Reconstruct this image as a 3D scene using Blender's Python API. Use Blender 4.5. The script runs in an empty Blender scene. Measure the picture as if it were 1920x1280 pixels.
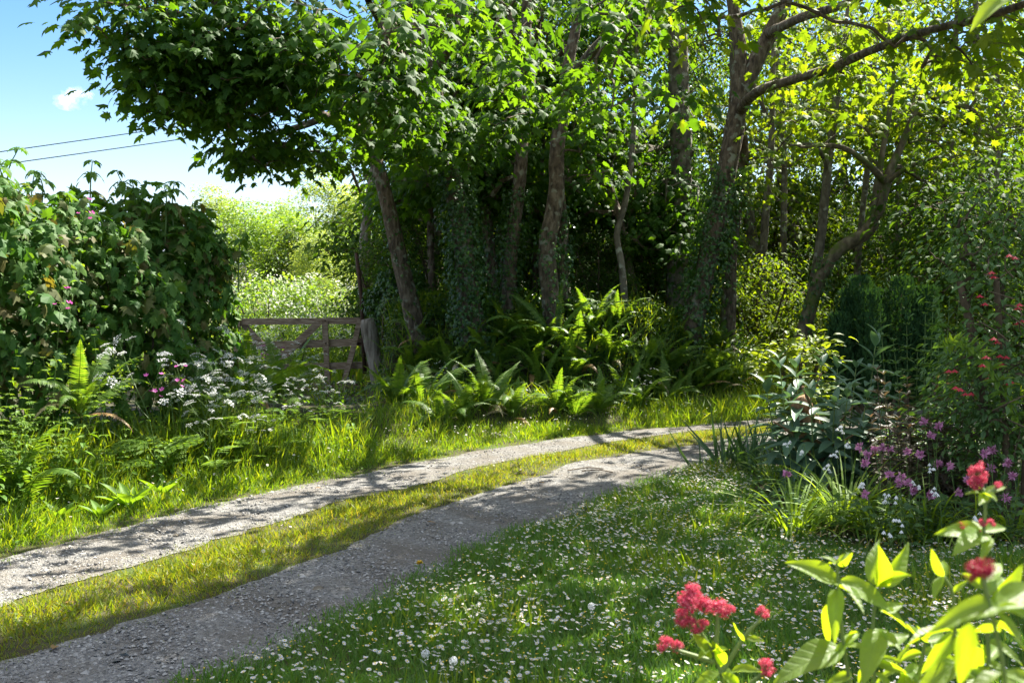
import bpy, math
import numpy as np
from mathutils import Vector, Matrix, Euler
R = math.radians
scene = bpy.context.scene
COL = scene.collection

# ------------------------------------------------------------------ camera, sky, sun, exposure
F, HZ, CH = 1867.0, 555.0, 1.6          # focal length in photo pixels, horizon row, eye height
cam_d = bpy.data.cameras.new("camera"); cam = bpy.data.objects.new("camera", cam_d); COL.objects.link(cam)
cam.location = (0, 0, CH); cam.rotation_euler = (R(90), 0, 0)
cam_d.sensor_width = 36; cam_d.lens = 36 * F / 1920; cam_d.shift_y = -(640 - HZ) / 1920
cam_d.clip_start = 0.05; cam_d.clip_end = 6000
cam_d.dof.use_dof = True; cam_d.dof.focus_distance = 8.5; cam_d.dof.aperture_fstop = 9.0
scene.camera = cam
SUN_AZ, SUN_EL = R(44), R(52)            # azimuth measured from the view direction towards the right
SUN = np.array([math.sin(SUN_AZ) * math.cos(SUN_EL), math.cos(SUN_AZ) * math.cos(SUN_EL), math.sin(SUN_EL)])
sl = bpy.data.lights.new("sun", 'SUN'); so = bpy.data.objects.new("sun", sl); COL.objects.link(so)
sl.energy = 5.0; sl.angle = R(0.53); sl.color = (1.0, 0.95, 0.84)
so.rotation_euler = Vector(SUN).to_track_quat('Z', 'Y').to_euler()
world = bpy.data.worlds.new("World"); scene.world = world; world.use_nodes = True
wn = world.node_tree.nodes; wl = world.node_tree.links
sky = wn.new('ShaderNodeTexSky'); sky.sky_type = 'NISHITA'; sky.sun_disc = False
sky.sun_elevation = SUN_EL; sky.sun_rotation = SUN_AZ; sky.air_density = 1.0; sky.dust_density = 0.8; sky.ozone_density = 1.8
bg = wn['Background']; bg.inputs['Strength'].default_value = 0.10
sky.altitude = 300
hs = wn.new('ShaderNodeHueSaturation'); hs.inputs['Saturation'].default_value = 1.3; hs.inputs['Value'].default_value = .52
wl.new(sky.outputs[0], hs.inputs['Color']); 
tcw = wn.new('ShaderNodeTexCoord'); sxyz = wn.new('ShaderNodeSeparateXYZ'); wl.new(tcw.outputs['Generated'], sxyz.inputs[0])
def wmath(op, a, b=None):
    n = wn.new('ShaderNodeMath'); n.operation = op
    if isinstance(a, float): n.inputs[0].default_value = a
    else: wl.new(a, n.inputs[0])
    if b is not None: n.inputs[1].default_value = b
    return n.outputs[0]
hz_f = wmath('DIVIDE', sxyz.outputs['Z'], .125); hz_f = wmath('POWER', wmath('ABSOLUTE', hz_f), 2.0); hz_f = wmath('EXPONENT', wmath('MULTIPLY', hz_f, -1.0)); hz_f = wmath('MULTIPLY', hz_f, .9)
hzm = wn.new('ShaderNodeMixRGB'); wl.new(hz_f, hzm.inputs[0]); wl.new(hs.outputs[0], hzm.inputs[1]); hzm.inputs[2].default_value = (2.5, 2.85, 3.2, 1)   # white summer haze low in the sky
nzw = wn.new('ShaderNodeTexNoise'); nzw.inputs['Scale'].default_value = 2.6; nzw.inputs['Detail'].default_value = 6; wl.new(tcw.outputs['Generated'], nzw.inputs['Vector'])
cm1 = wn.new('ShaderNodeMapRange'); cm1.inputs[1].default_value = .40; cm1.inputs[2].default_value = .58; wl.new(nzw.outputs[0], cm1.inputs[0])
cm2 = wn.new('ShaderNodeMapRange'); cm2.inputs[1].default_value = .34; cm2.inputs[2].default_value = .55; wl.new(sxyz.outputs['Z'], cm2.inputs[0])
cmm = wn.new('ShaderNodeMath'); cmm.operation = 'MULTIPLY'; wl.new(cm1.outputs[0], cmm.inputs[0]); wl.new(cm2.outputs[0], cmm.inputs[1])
clm = wn.new('ShaderNodeMixRGB'); wl.new(cmm.outputs[0], clm.inputs[0]); wl.new(hzm.outputs[0], clm.inputs[1]); clm.inputs[2].default_value = (5.0, 5.0, 5.0, 1)   # unseen white cloud layer overhead, added as neutral fill light
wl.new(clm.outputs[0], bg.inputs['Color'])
scene.view_settings.view_transform = 'Standard'; scene.view_settings.look = 'None'
scene.view_settings.exposure = 2.2; scene.view_settings.gamma = 1.0
cy = scene.cycles
scene.render.engine = 'CYCLES'
cy.max_bounces = 7; cy.diffuse_bounces = 4; cy.transmission_bounces = 5; cy.glossy_bounces = 2; cy.volume_bounces = 1
cy.transparent_max_bounces = 6

# ------------------------------------------------------------------ helpers
def P(px, py, d): return np.array([(px - 960) / F * d, d, CH + (HZ - py) / F * d])
def G(px, py, z=0.0): return P(px, py, (CH - z) * F / (py - HZ))
def topx(V): V = np.asarray(V); return 960 + F * V[..., 0] / V[..., 1], HZ - F * (V[..., 2] - CH) / V[..., 1]
def nrm(a): return a / np.maximum(np.linalg.norm(a, axis=-1, keepdims=True), 1e-9)
UP = np.array([0, 0, 1.0])

class Geo:
    def __init__(s): s.v = []; s.f = []; s.n = 0
    def add(s, V, faces, m=0):
        V = np.asarray(V, float).reshape(-1, 3)
        for fa in (faces if isinstance(faces, list) else [faces]):
            fa = np.asarray(fa, int)
            if fa.size: s.f.append((fa + s.n, m))
        s.v.append(V); s.n += len(V)
    def inst(s, T, pos, Y, Z, scale, m=0):
        """copies of a template T=(verts, [(faces, material offset)]) with local +Y along Y and +Z near Z"""
        if isinstance(T, list):
            pos = np.asarray(pos, float); n = len(pos); w = (np.arange(n) * 7919 + 13) % 101 % len(T); Y = np.broadcast_to(np.asarray(Y, float), (n, 3)); Z = np.broadcast_to(np.asarray(Z, float), (n, 3)); sc = np.broadcast_to(np.asarray(scale, float), (n,))
            for k, t in enumerate(T): s.inst(t, pos[w == k], Y[w == k], Z[w == k], sc[w == k], m)
            return
        Tv, Tf = T; pos = np.asarray(pos, float); n = len(pos)
        if n == 0: return
        Y = nrm(np.asarray(Y, float)); X = nrm(np.cross(Y, Z)); Zc = np.cross(X, Y)
        sc = np.broadcast_to(np.asarray(scale, float), (n,))[:, None, None]
        V = pos[:, None, :] + sc * (Tv[None, :, 0:1] * X[:, None, :] + Tv[None, :, 1:2] * Y[:, None, :] + Tv[None, :, 2:3] * Zc[:, None, :])
        k = len(Tv); off = (np.arange(n) * k)[:, None, None]
        base = s.n
        for fa, mo in Tf:
            s.f.append(((fa[None] + off).reshape(-1, fa.shape[1]) + base, m + mo))
        s.v.append(V.reshape(-1, 3)); s.n += n * k
    def tube(s, pts, rad, sides=6, m=0, cap=False, bump=0.0, rs=None):
        pts = np.asarray(pts, float); n = len(pts); rad = np.broadcast_to(np.asarray(rad, float), (n,))
        t = nrm(np.gradient(pts, axis=0))
        ref = np.array([1.0, 0, 0]) if abs(t[0][0]) < .8 else np.array([0, 1.0, 0])
        x = nrm(ref - t[0] * ref.dot(t[0])); X = [x]
        for i in range(1, n):
            x = nrm(x - t[i] * x.dot(t[i])); X.append(x)
        X = np.array(X); Yv = np.cross(t, X)
        a = np.arange(sides) * 2 * math.pi / sides
        rr = np.repeat(rad[:, None], sides, 1)
        if bump and rs is not None:
            q = rs.normal(0, 1, (n, sides)); q = (q + np.roll(q, 1, 1) + np.roll(q, 1, 0) + np.roll(q, -1, 0)) / 2
            lob = 1 + bump * 1.3 * np.cos(2 * a + rs.uniform(0, 6))[None] + bump * np.cos(3 * a + rs.uniform(0, 6))[None]
            rr = rr * (lob + bump * q)
        V = pts[:, None] + rr[..., None] * (np.cos(a)[None, :, None] * X[:, None] + np.sin(a)[None, :, None] * Yv[:, None])
        i = np.arange(n - 1)[:, None] * sides; j = np.arange(sides)[None]; j2 = (j + 1) % sides
        Q = np.stack([i + j, i + j2, i + sides + j2, i + sides + j], -1).reshape(-1, 4)
        fs = [Q]
        V = V.reshape(-1, 3)
        if cap:
            V = np.vstack([V, pts[:1], pts[-1:]]); k = np.arange(sides); k2 = (k + 1) % sides
            fs.append(np.stack([k2, k, np.full(sides, n * sides)], -1))
            fs.append(np.stack([(n - 1) * sides + k, (n - 1) * sides + k2, np.full(sides, n * sides + 1)], -1))
        s.add(V, fs, m)
    def box(s, M, size, m=0, jit=0, rs=None):
        """box of full size, M = 4x4 or (center, X, Y, Z axes)"""
        c, X, Y, Z = M
        V = []
        for a in (-.5, .5):
            for b in (-.5, .5):
                for e in (-.5, .5): V.append(c + X * a * size[0] + Y * b * size[1] + Z * e * size[2])
        V = np.array(V)
        if jit: V = V + rs.normal(0, jit, V.shape)
        s.add(V, np.array([[0, 1, 3, 2], [4, 6, 7, 5], [0, 4, 5, 1], [2, 3, 7, 6], [0, 2, 6, 4], [1, 5, 7, 3]]), m)
    def mesh(s, name, mats, origin=(0, 0, 0), smooth=True):
        V = np.concatenate(s.v) - np.asarray(origin, float) if s.v else np.zeros((0, 3))
        me = bpy.data.meshes.new(name); me.vertices.add(len(V)); me.vertices.foreach_set('co', V.astype(np.float32).ravel())
        nl = sum(f.size for f, _ in s.f); npoly = sum(len(f) for f, _ in s.f)
        me.loops.add(nl); me.polygons.add(npoly)
        me.loops.foreach_set('vertex_index', np.concatenate([f.ravel() for f, _ in s.f]).astype(np.int32))
        tot = np.concatenate([np.full(len(f), f.shape[1]) for f, _ in s.f]); st = np.concatenate([[0], np.cumsum(tot)[:-1]])
        me.polygons.foreach_set('loop_start', st.astype(np.int32))
        me.polygons.foreach_set('material_index', np.concatenate([np.full(len(f), m) for f, m in s.f]).astype(np.int32))
        me.polygons.foreach_set('use_smooth', np.full(npoly, smooth))
        for m in mats: me.materials.append(m)
        me.update(calc_edges=True)
        return me

def tag(o, label=None, cat=None, group=None, kind=None):
    if label: o['label'] = label
    if cat: o['category'] = cat
    if group: o['group'] = group
    if kind: o['kind'] = kind
    return o
def obj(name, data, parent=None, loc=(0, 0, 0), rot=(0, 0, 0), scale=1.0):
    o = bpy.data.objects.new(name, data); COL.objects.link(o); o.parent = parent
    o.location = loc; o.rotation_euler = rot; o.scale = (scale,) * 3
    return o
def thing(name, loc, label, cat, group=None): return tag(obj(name, None, None, loc), label, cat, group)
def copy_tree(o, parent=None):
    c = o.copy(); COL.objects.link(c); c.parent = parent
    for ch in list(o.children): copy_tree(ch, c)
    return c
def spread(protos, spots, cat, group, rs, smin=.85, smax=1.15, tilt=4):
    """spots: (x, y, z, label[, scale]); the first use moves the prototype itself"""
    used = set(); out = []
    for i, sp in enumerate(spots):
        k = i % len(protos); p = protos[k]
        o = p if k not in used else copy_tree(p)
        used.add(k); x, y, z, lab = sp[:4]
        o.location = (x, y, z); o.rotation_euler = (R(rs.normal(0, tilt)), R(rs.normal(0, tilt)), rs.uniform(0, 6.28))
        o.scale = ((sp[4] if len(sp) > 4 else 1) * rs.uniform(smin, smax),) * 3
        tag(o, lab, cat, group); out.append(o)
    for k, p in enumerate(protos):
        if k not in used:
            for ch in list(p.children): bpy.data.objects.remove(ch)
            bpy.data.objects.remove(p)
    return out
def curve(pts, n):
    """Catmull-Rom through pts (k,dim) -> n points"""
    p = np.asarray(pts, float); p = np.vstack([2 * p[0] - p[1], p, 2 * p[-1] - p[-2]])
    u = np.linspace(0, len(p) - 3 - 1e-6, n); i = u.astype(int); t = (u - i)[:, None]
    a, b, c, d = p[i], p[i + 1], p[i + 2], p[i + 3]
    return .5 * (2 * b + (c - a) * t + (2 * a - 5 * b + 4 * c - d) * t ** 2 + (3 * b - a - 3 * c + d) * t ** 3)
def sst(x): x = np.clip(x, 0, 1); return x * x * (3 - 2 * x)
def in_poly(px, py, poly):
    poly = np.asarray(poly, float); r = np.zeros(np.shape(px), bool); j = len(poly) - 1
    for i in range(len(poly)):
        xi, yi = poly[i]; xj, yj = poly[j]
        c = ((yi > py) != (yj > py)) & (px < (xj - xi) * (py - yi) / (yj - yi + 1e-12) + xi)
        r ^= c; j = i
    return r
def sample_poly(rs, poly, n):
    poly = np.asarray(poly, float); lo, hi = poly.min(0), poly.max(0); out = []
    while len(out) < n:
        q = rs.uniform(lo, hi, (n * 3, 2)); q = q[in_poly(q[:, 0], q[:, 1], poly)]; out.extend(q.tolist())
    return np.array(out[:n])

# ------------------------------------------------------------------ materials
def new_mat(name):
    m = bpy.data.materials.new(name); m.use_nodes = True
    nt = m.node_tree; b = nt.nodes['Principled BSDF']; return m, nt, b
def ramp(nt, cols, fac=None):
    r = nt.nodes.new('ShaderNodeValToRGB'); e = r.color_ramp.elements
    while len(e) < len(cols): e.new(0.5)
    for i, c in enumerate(cols):
        e[i].position = i / max(1, len(cols) - 1); e[i].color = (*c, 1)
    if fac is not None: nt.links.new(fac, r.inputs[0])
    return r
def leaf_mat(name, cols, transl=.42, tint=(2.0, 1.75, .45), rough=.52, spec=.4, weight_noise=0):
    m, nt, b = new_mat(name)
    g = nt.nodes.new('ShaderNodeNewGeometry')
    fac = g.outputs['Random Per Island']
    r = ramp(nt, cols, fac)
    nt.links.new(r.outputs[0], b.inputs['Base Color'])
    b.inputs['Roughness'].default_value = rough; b.inputs['Specular IOR Level'].default_value = spec
    t = nt.nodes.new('ShaderNodeBsdfTranslucent')
    mul = nt.nodes.new('ShaderNodeVectorMath'); mul.operation = 'MULTIPLY'; mul.inputs[1].default_value = tint
    nt.links.new(r.outputs[0], mul.inputs[0]); nt.links.new(mul.outputs[0], t.inputs['Color'])
    mx = nt.nodes.new('ShaderNodeMixShader'); mx.inputs[0].default_value = transl
    nt.links.new(b.outputs[0], mx.inputs[1]); nt.links.new(t.outputs[0], mx.inputs[2])
    nt.links.new(mx.outputs[0], nt.nodes['Material Output'].inputs['Surface'])
    return m
def veined_mat(name, base, dark, tint, transl):
    m, nt, b = new_mat(name); L = nt.links.new; N = nt.nodes.new
    tc = N('ShaderNodeTexCoord'); sp = N('ShaderNodeSeparateXYZ'); L(tc.outputs['Object'], sp.inputs[0])
    def mt(op, a, b_=None, c=None):
        n = N('ShaderNodeMath'); n.operation = op
        for i, v in enumerate((a, b_, c)):
            if v is None: continue
            if isinstance(v, (int, float)): n.inputs[i].default_value = v
            else: L(v, n.inputs[i])
        return n.outputs[0]
    ax = mt('ABSOLUTE', sp.outputs['X']); ph = mt('MULTIPLY_ADD', ax, -1.15, sp.outputs['Y']); sv = mt('SINE', mt('MULTIPLY', ph, 46.0)); vein = mt('POWER', mt('MULTIPLY_ADD', sv, .5, .5), 10.0)
    mid = mt('SUBTRACT', 1.0, mt('MULTIPLY', ax, 55.0)); mid = mt('MAXIMUM', mid, 0.0); v = mt('MAXIMUM', mt('MULTIPLY', vein, .55), mid)
    ns = N('ShaderNodeTexNoise'); ns.inputs['Scale'].default_value = 7; ns.inputs['Detail'].default_value = 5; L(tc.outputs['Object'], ns.inputs['Vector'])
    oi = N('ShaderNodeObjectInfo'); f = mt('MULTIPLY_ADD', oi.outputs['Random'], .6, mt('MULTIPLY_ADD', ns.outputs[0], 1.4, -.5)); f = mt('MINIMUM', mt('MAXIMUM', f, 0.0), 1.0)
    mx = N('ShaderNodeMixRGB'); L(f, mx.inputs[0]); mx.inputs[1].default_value = (*dark, 1); mx.inputs[2].default_value = (*base, 1)
    m2 = N('ShaderNodeMixRGB'); L(mt('MULTIPLY', v, .2), m2.inputs[0]); L(mx.outputs[0], m2.inputs[1]); m2.inputs[2].default_value = (.3, .36, .14, 1)
    n3 = N('ShaderNodeTexNoise'); n3.inputs['Scale'].default_value = 16; n3.inputs['Detail'].default_value = 3; L(tc.outputs['Object'], n3.inputs['Vector']); sp3 = N('ShaderNodeMapRange'); sp3.inputs[1].default_value = .66; sp3.inputs[2].default_value = .72; L(n3.outputs[0], sp3.inputs[0])
    m4 = N('ShaderNodeMixRGB'); L(sp3.outputs[0], m4.inputs[0]); L(m2.outputs[0], m4.inputs[1]); m4.inputs[2].default_value = (.16, .11, .04, 1); m2 = m4
    L(m2.outputs[0], b.inputs['Base Color']); b.inputs['Roughness'].default_value = .48
    tr = N('ShaderNodeBsdfTranslucent'); vm = N('ShaderNodeVectorMath'); vm.operation = 'MULTIPLY'; vm.inputs[1].default_value = tint; L(mx.outputs[0], vm.inputs[0])
    m3 = N('ShaderNodeMixRGB'); m3.blend_type = 'MULTIPLY'; L(mt('MULTIPLY', v, .3), m3.inputs[0]); L(vm.outputs[0], m3.inputs[1]); m3.inputs[2].default_value = (.55, .6, .5, 1); L(m3.outputs[0], tr.inputs['Color'])
    bp = N('ShaderNodeBump'); bp.inputs['Strength'].default_value = .2; bp.inputs['Distance'].default_value = .02; bp.invert = True; L(mt('MULTIPLY_ADD', ns.outputs[0], -.6, v), bp.inputs['Height']); L(bp.outputs[0], b.inputs['Normal'])
    ms = N('ShaderNodeMixShader'); ms.inputs[0].default_value = transl; L(b.outputs[0], ms.inputs[1]); L(tr.outputs[0], ms.inputs[2]); L(ms.outputs[0], nt.nodes['Material Output'].inputs['Surface'])
    return m
def noise_mat(name, cols, scale=8, stretch=(1, 1, 1), detail=6, rough=.85, bump=.4, bdist=.02, spots=None, spot_scale=6, spot_lo=.6):
    m, nt, b = new_mat(name); L = nt.links.new
    tc = nt.nodes.new('ShaderNodeTexCoord'); mp = nt.nodes.new('ShaderNodeMapping'); mp.inputs['Scale'].default_value = stretch
    L(tc.outputs['Object'], mp.inputs[0])
    n = nt.nodes.new('ShaderNodeTexNoise'); n.inputs['Scale'].default_value = scale; n.inputs['Detail'].default_value = detail
    L(mp.outputs[0], n.inputs['Vector'])
    mr = nt.nodes.new('ShaderNodeMapRange'); mr.inputs[1].default_value = .3; mr.inputs[2].default_value = .7
    L(n.outputs[0], mr.inputs[0]); r = ramp(nt, cols, mr.outputs[0]); out = r.outputs[0]
    if spots:
        n2 = nt.nodes.new('ShaderNodeTexNoise'); n2.inputs['Scale'].default_value = spot_scale; n2.inputs['Detail'].default_value = 4
        L(tc.outputs['Object'], n2.inputs['Vector'])
        m2 = nt.nodes.new('ShaderNodeMapRange'); m2.inputs[1].default_value = spot_lo; m2.inputs[2].default_value = spot_lo + .08
        L(n2.outputs[0], m2.inputs[0])
        mx = nt.nodes.new('ShaderNodeMixRGB'); L(m2.outputs[0], mx.inputs[0]); L(out, mx.inputs[1]); mx.inputs[2].default_value = (*spots, 1)
        out = mx.outputs[0]
    L(out, b.inputs['Base Color']); b.inputs['Roughness'].default_value = rough; b.inputs['Specular IOR Level'].default_value = .25
    bp = nt.nodes.new('ShaderNodeBump'); bp.inputs['Strength'].default_value = bump; bp.inputs['Distance'].default_value = bdist
    L(n.outputs[0], bp.inputs['Height']); L(bp.outputs[0], b.inputs['Normal'])
    return m

M = {}
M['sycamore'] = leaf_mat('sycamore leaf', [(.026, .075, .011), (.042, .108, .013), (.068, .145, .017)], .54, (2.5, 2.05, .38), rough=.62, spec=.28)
M['sycamore_bright'] = leaf_mat('sunlit sycamore leaf', [(.06, .125, .012), (.095, .165, .014), (.14, .20, .018)], .52, (2.2, 1.85, .38), rough=.62, spec=.28)  # brighter, yellower sycamore copy: the sunlit look is put into the colour
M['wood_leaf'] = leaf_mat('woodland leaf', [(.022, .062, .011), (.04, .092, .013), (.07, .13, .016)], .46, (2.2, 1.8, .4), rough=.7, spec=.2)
M['hedge_leaf'] = leaf_mat('hedge sycamore leaf', [(.035, .105, .016), (.05, .135, .018), (.075, .155, .022), (.045, .12, .018), (.12, .105, .035)], .42, rough=.62, spec=.3)
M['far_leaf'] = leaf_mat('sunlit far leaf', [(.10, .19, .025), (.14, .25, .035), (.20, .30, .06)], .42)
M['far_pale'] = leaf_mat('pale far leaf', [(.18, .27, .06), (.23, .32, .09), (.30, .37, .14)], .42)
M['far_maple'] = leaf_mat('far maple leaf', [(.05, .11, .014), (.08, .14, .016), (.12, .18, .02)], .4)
M['blossom'] = leaf_mat('hawthorn blossom', [(.6, .62, .5), (.75, .75, .66)], .3, (1, 1, .9))
M['ivy'] = leaf_mat('ivy leaf', [(.02, .06, .014), (.035, .09, .016), (.055, .12, .02)], .3, rough=.3)
M['fern'] = leaf_mat('fern frond', [(.07, .15, .02), (.095, .18, .024), (.13, .21, .035)], .5)
M['grass'] = leaf_mat('grass blade', [(.07, .145, .014), (.095, .18, .016), (.13, .215, .02), (.17, .21, .03)], .48, (2.4, 2.0, .35))
M['lawn'] = leaf_mat('lawn blade', [(.062, .155, .026), (.082, .185, .03), (.108, .215, .036), (.14, .19, .05)], .45, (1.7, 1.6, .5))
M['strip'] = leaf_mat('trodden grass blade', [(.10, .165, .016), (.135, .20, .018), (.17, .205, .03), (.19, .17, .05)], .46, (2.2, 1.85, .4))
M['weed'] = leaf_mat('verge leaf', [(.075, .165, .02), (.10, .20, .026), (.14, .23, .035)], .46, (2.2, 1.9, .4), rough=.58, spec=.3)
M['parsley_leaf'] = leaf_mat('cow parsley leaf', [(.10, .19, .026), (.14, .23, .035)], .46, (2.2, 1.9, .4), rough=.62, spec=.25)
M['stem'] = leaf_mat('green stem', [(.08, .14, .03), (.10, .17, .04)], .15)
M['white_petal'] = leaf_mat('white petal', [(.72, .72, .70), (.8, .8, .78)], .3, (1, 1, 1))
M['daisy_petal'] = leaf_mat('daisy petal', [(.72, .71, .72), (.82, .82, .8), (.78, .66, .68)], .3, (1, 1, 1))
M['daisy_disc'] = leaf_mat('daisy disc', [(.65, .42, .03), (.7, .5, .04)], .1, (1, 1, 1), rough=.7)
M['pink_petal'] = leaf_mat('pink petal', [(.52, .2, .38), (.62, .3, .46)], .35, (1, .9, 1))
M['magenta_petal'] = leaf_mat('campion petal', [(.5, .08, .36), (.6, .13, .42)], .35, (1, .9, 1))
M['crimson'] = leaf_mat('crimson floret', [(.40, .012, .05), (.55, .04, .10), (.66, .10, .17), (.70, .2, .25)], .35, (1.15, 1, 1))
M['crimson_dark'] = leaf_mat('shaded crimson floret', [(.30, .008, .035), (.40, .015, .05)], .2, (1.1, 1, 1))  # darker copy of the crimson floret, shade put into its colour
M['fuchsia'] = leaf_mat('red fuchsia petal', [(.38, .02, .035), (.48, .04, .06)], .35, (1.1, 1, 1))
M['valerian'] = veined_mat('valerian leaf', (.15, .235, .035), (.11, .18, .035), (3.9, 3.2, .3), .58)
M['valerian_stem'] = leaf_mat('valerian stem', [(.15, .21, .06), (.18, .24, .08)], .25)
M['buddleia'] = leaf_mat('buddleia leaf', [(.06, .12, .07), (.075, .145, .085), (.11, .175, .105)], .25, (1.6, 1.6, .6), rough=.5)
M['lime_leaf'] = leaf_mat('lime leaf', [(.12, .18, .02), (.16, .22, .025)], .5)
M['purple_leaf'] = leaf_mat('bronze leaf', [(.07, .065, .04), (.11, .075, .055), (.085, .10, .045), (.15, .10, .075)], .3, (1.4, 1.2, .7))
M['fuchsia_leaf'] = leaf_mat('fuchsia leaf', [(.045, .10, .03), (.06, .13, .035), (.085, .16, .045)], .38)
M['conifer'] = leaf_mat('conifer scale', [(.018, .055, .018), (.03, .075, .022)], .15, rough=.7, spec=.2)
M['strap'] = leaf_mat('day lily blade', [(.11, .20, .025), (.15, .25, .03), (.20, .29, .04)], .48, (2.2, 1.9, .4), rough=.6, spec=.3)
M['sword'] = leaf_mat('iris blade', [(.03, .075, .03), (.045, .095, .035)], .25)
M['dead_leaf'] = leaf_mat('dead leaf', [(.16, .09, .035), (.22, .13, .05), (.28, .2, .08)], .25, (1.3, 1.1, .7))
M['straw'] = leaf_mat('dry stalk', [(.3, .24, .12), (.36, .3, .16)], .2, (1.2, 1.1, .8))
M['bark'] = noise_mat('sycamore bark', [(.035, .026, .018), (.10, .074, .050), (.18, .14, .10)], 13, (1.5, 1.5, .6), 10, .9, 1.0, .05, (.20, .20, .15), 9, .57)
M['bark_grey'] = noise_mat('lichened bark', [(.05, .042, .032), (.12, .10, .075), (.19, .17, .13)], 8, (1.6, 1.6, .8), 8, .9, .9, .03, (.30, .30, .25), 7, .58)
M['bark_moss'] = noise_mat('mossy bark', [(.05, .04, .028), (.12, .095, .06), (.18, .15, .1)], 8, (1.6, 1.6, .8), 8, .92, .9, .03, (.075, .10, .02), 3.5, .5)
M['twig'] = noise_mat('twig bark', [(.05, .036, .022), (.11, .08, .05)], 20, (1, 1, 1), 3, .9, .2, .005)
M['old_wood'] = noise_mat('weathered wood', [(.11, .072, .045), (.22, .16, .11), (.33, .26, .19)], 9, (.8, 6, 6), 8, .9, .5, .01, (.22, .24, .17), 9, .64)
M['post_wood'] = noise_mat('weathered post', [(.08, .065, .05), (.17, .145, .115), (.27, .24, .2)], 7, (4, 4, .6), 8, .9, .6, .012, (.2, .22, .14), 8, .62)
M['cut_wood'] = noise_mat('rotten cut wood', [(.10, .055, .028), (.24, .14, .075), (.34, .22, .12)], 9, (3, 3, .8), 6, .9, .7, .015)
M['iron'] = noise_mat('rusty iron', [(.03, .018, .012), (.07, .035, .02)], 20, (1, 1, 1), 4, .8, .3, .003)
M['cable'] = new_mat('cable rubber')[0]; M['cable'].node_tree.nodes['Principled BSDF'].inputs['Base Color'].default_value = (.015, .03, .035, 1)
M['seed'] = leaf_mat('dandelion seed', [(.5, .5, .46)], .5, (1, 1, 1))
M['soil'] = noise_mat('soil and moss', [(.03, .024, .014), (.05, .045, .02), (.045, .065, .018)], 3, (1, 1, 1), 8, .95, .6, .03)
def gravel_material():
    m, nt, b = new_mat('gravel'); L = nt.links.new
    tc = nt.nodes.new('ShaderNodeTexCoord')
    v = nt.nodes.new('ShaderNodeTexVoronoi'); v.inputs['Scale'].default_value = 62; L(tc.outputs['Object'], v.inputs['Vector'])
    v2 = nt.nodes.new('ShaderNodeTexVoronoi'); v2.inputs['Scale'].default_value = 130; L(tc.outputs['Object'], v2.inputs['Vector'])
    sep = nt.nodes.new('ShaderNodeSeparateColor'); L(v.outputs['Color'], sep.inputs[0])
    r = ramp(nt, [(.085, .083, .080), (.165, .16, .152), (.235, .226, .21), (.15, .146, .142), (.31, .30, .28)], sep.outputs[0])
    n = nt.nodes.new('ShaderNodeTexNoise'); n.inputs['Scale'].default_value = 2.2; n.inputs['Detail'].default_value = 7; L(tc.outputs['Object'], n.inputs['Vector'])
    mr = nt.nodes.new('ShaderNodeMapRange'); mr.inputs[1].default_value = .40; mr.inputs[2].default_value = .62; mr.inputs[3].default_value = .0; mr.inputs[4].default_value = .72
    L(n.outputs[0], mr.inputs[0])
    mx = nt.nodes.new('ShaderNodeMixRGB'); L(mr.outputs[0], mx.inputs[0]); L(r.outputs[0], mx.inputs[1]); mx.inputs[2].default_value = (.125, .108, .088, 1)
    L(mx.outputs[0], b.inputs['Base Color']); b.inputs['Roughness'].default_value = .95; b.inputs['Specular IOR Level'].default_value = .15
    ad = nt.nodes.new('ShaderNodeMath'); ad.operation = 'ADD'; L(v.outputs['Distance'], ad.inputs[0]); L(v2.outputs['Distance'], ad.inputs[1])
    bp = nt.nodes.new('ShaderNodeBump'); bp.inputs['Strength'].default_value = .8; bp.inputs['Distance'].default_value = .012; bp.invert = True
    L(ad.outputs[0], bp.inputs['Height']); L(bp.outputs[0], b.inputs['Normal'])
    return m
M['gravel'] = gravel_material()
M['stone'] = leaf_mat('pebble', [(.08, .079, .077), (.17, .165, .157), (.26, .25, .235), (.35, .335, .31)], .0, rough=.9, spec=.2)

# ------------------------------------------------------------------ leaf and blade templates (unit length along +Y, face +Z)
def T_(v, *fs): return np.array(v, float), [(np.array(f, int), mo) for f, mo in fs]
def sycamore_T():
    h = [(0.06, .0), (.30, -.06), (.24, .12), (.50, .20), (.30, .30), (.56, .62), (.27, .56), (.20, .78)]
    out = [(0, .02)] + h + [(0, 1.0)] + [(-x, y) for x, y in h[::-1]]
    z = [-.30 * y * y - .45 * abs(x) ** 1.5 for x, y in out]
    V = [(0, .36, .02)] + [(x, y, zz) for (x, y), zz in zip(out, z)]
    n = len(out)
    return T_(V, ([[0, 1 + i, 1 + (i + 1) % n] for i in range(n)], 0))
T_SYC0 = sycamore_T()
def warp(T, sx, curl, skew):
    V = T[0].copy(); V[:, 2] += curl * (V[:, 1] - .4) ** 2 * np.sign(V[:, 1] - .4) - curl * .6 * np.abs(V[:, 0]); V[:, 0] = V[:, 0] * sx + skew * V[:, 1] ** 2; return V, T[1]
T_SYC = [T_SYC0, warp(T_SYC0, .88, -.3, .1), warp(T_SYC0, 1.12, .3, -.08), warp(T_SYC0, .78, -.45, .05), warp(T_SYC0, 1.0, -.15, .14)]
T_DIAM = T_([(0, 0, 0), (-.30, .45, .07), (0, 1, -.16), (.30, .45, .07)], ([[0, 2, 1], [0, 3, 2]], 0))
T_OVAL = T_([(0, 0, 0), (0, .33, -.02), (0, .7, -.1), (0, 1, -.26), (-.24, .3, .06), (-.2, .65, -.02), (.24, .3, .06), (.2, .65, -.02)],
            ([[0, 1, 4], [0, 6, 1], [2, 3, 5], [2, 7, 3]], 0), ([[1, 2, 5, 4], [1, 6, 7, 2]], 0))
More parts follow.
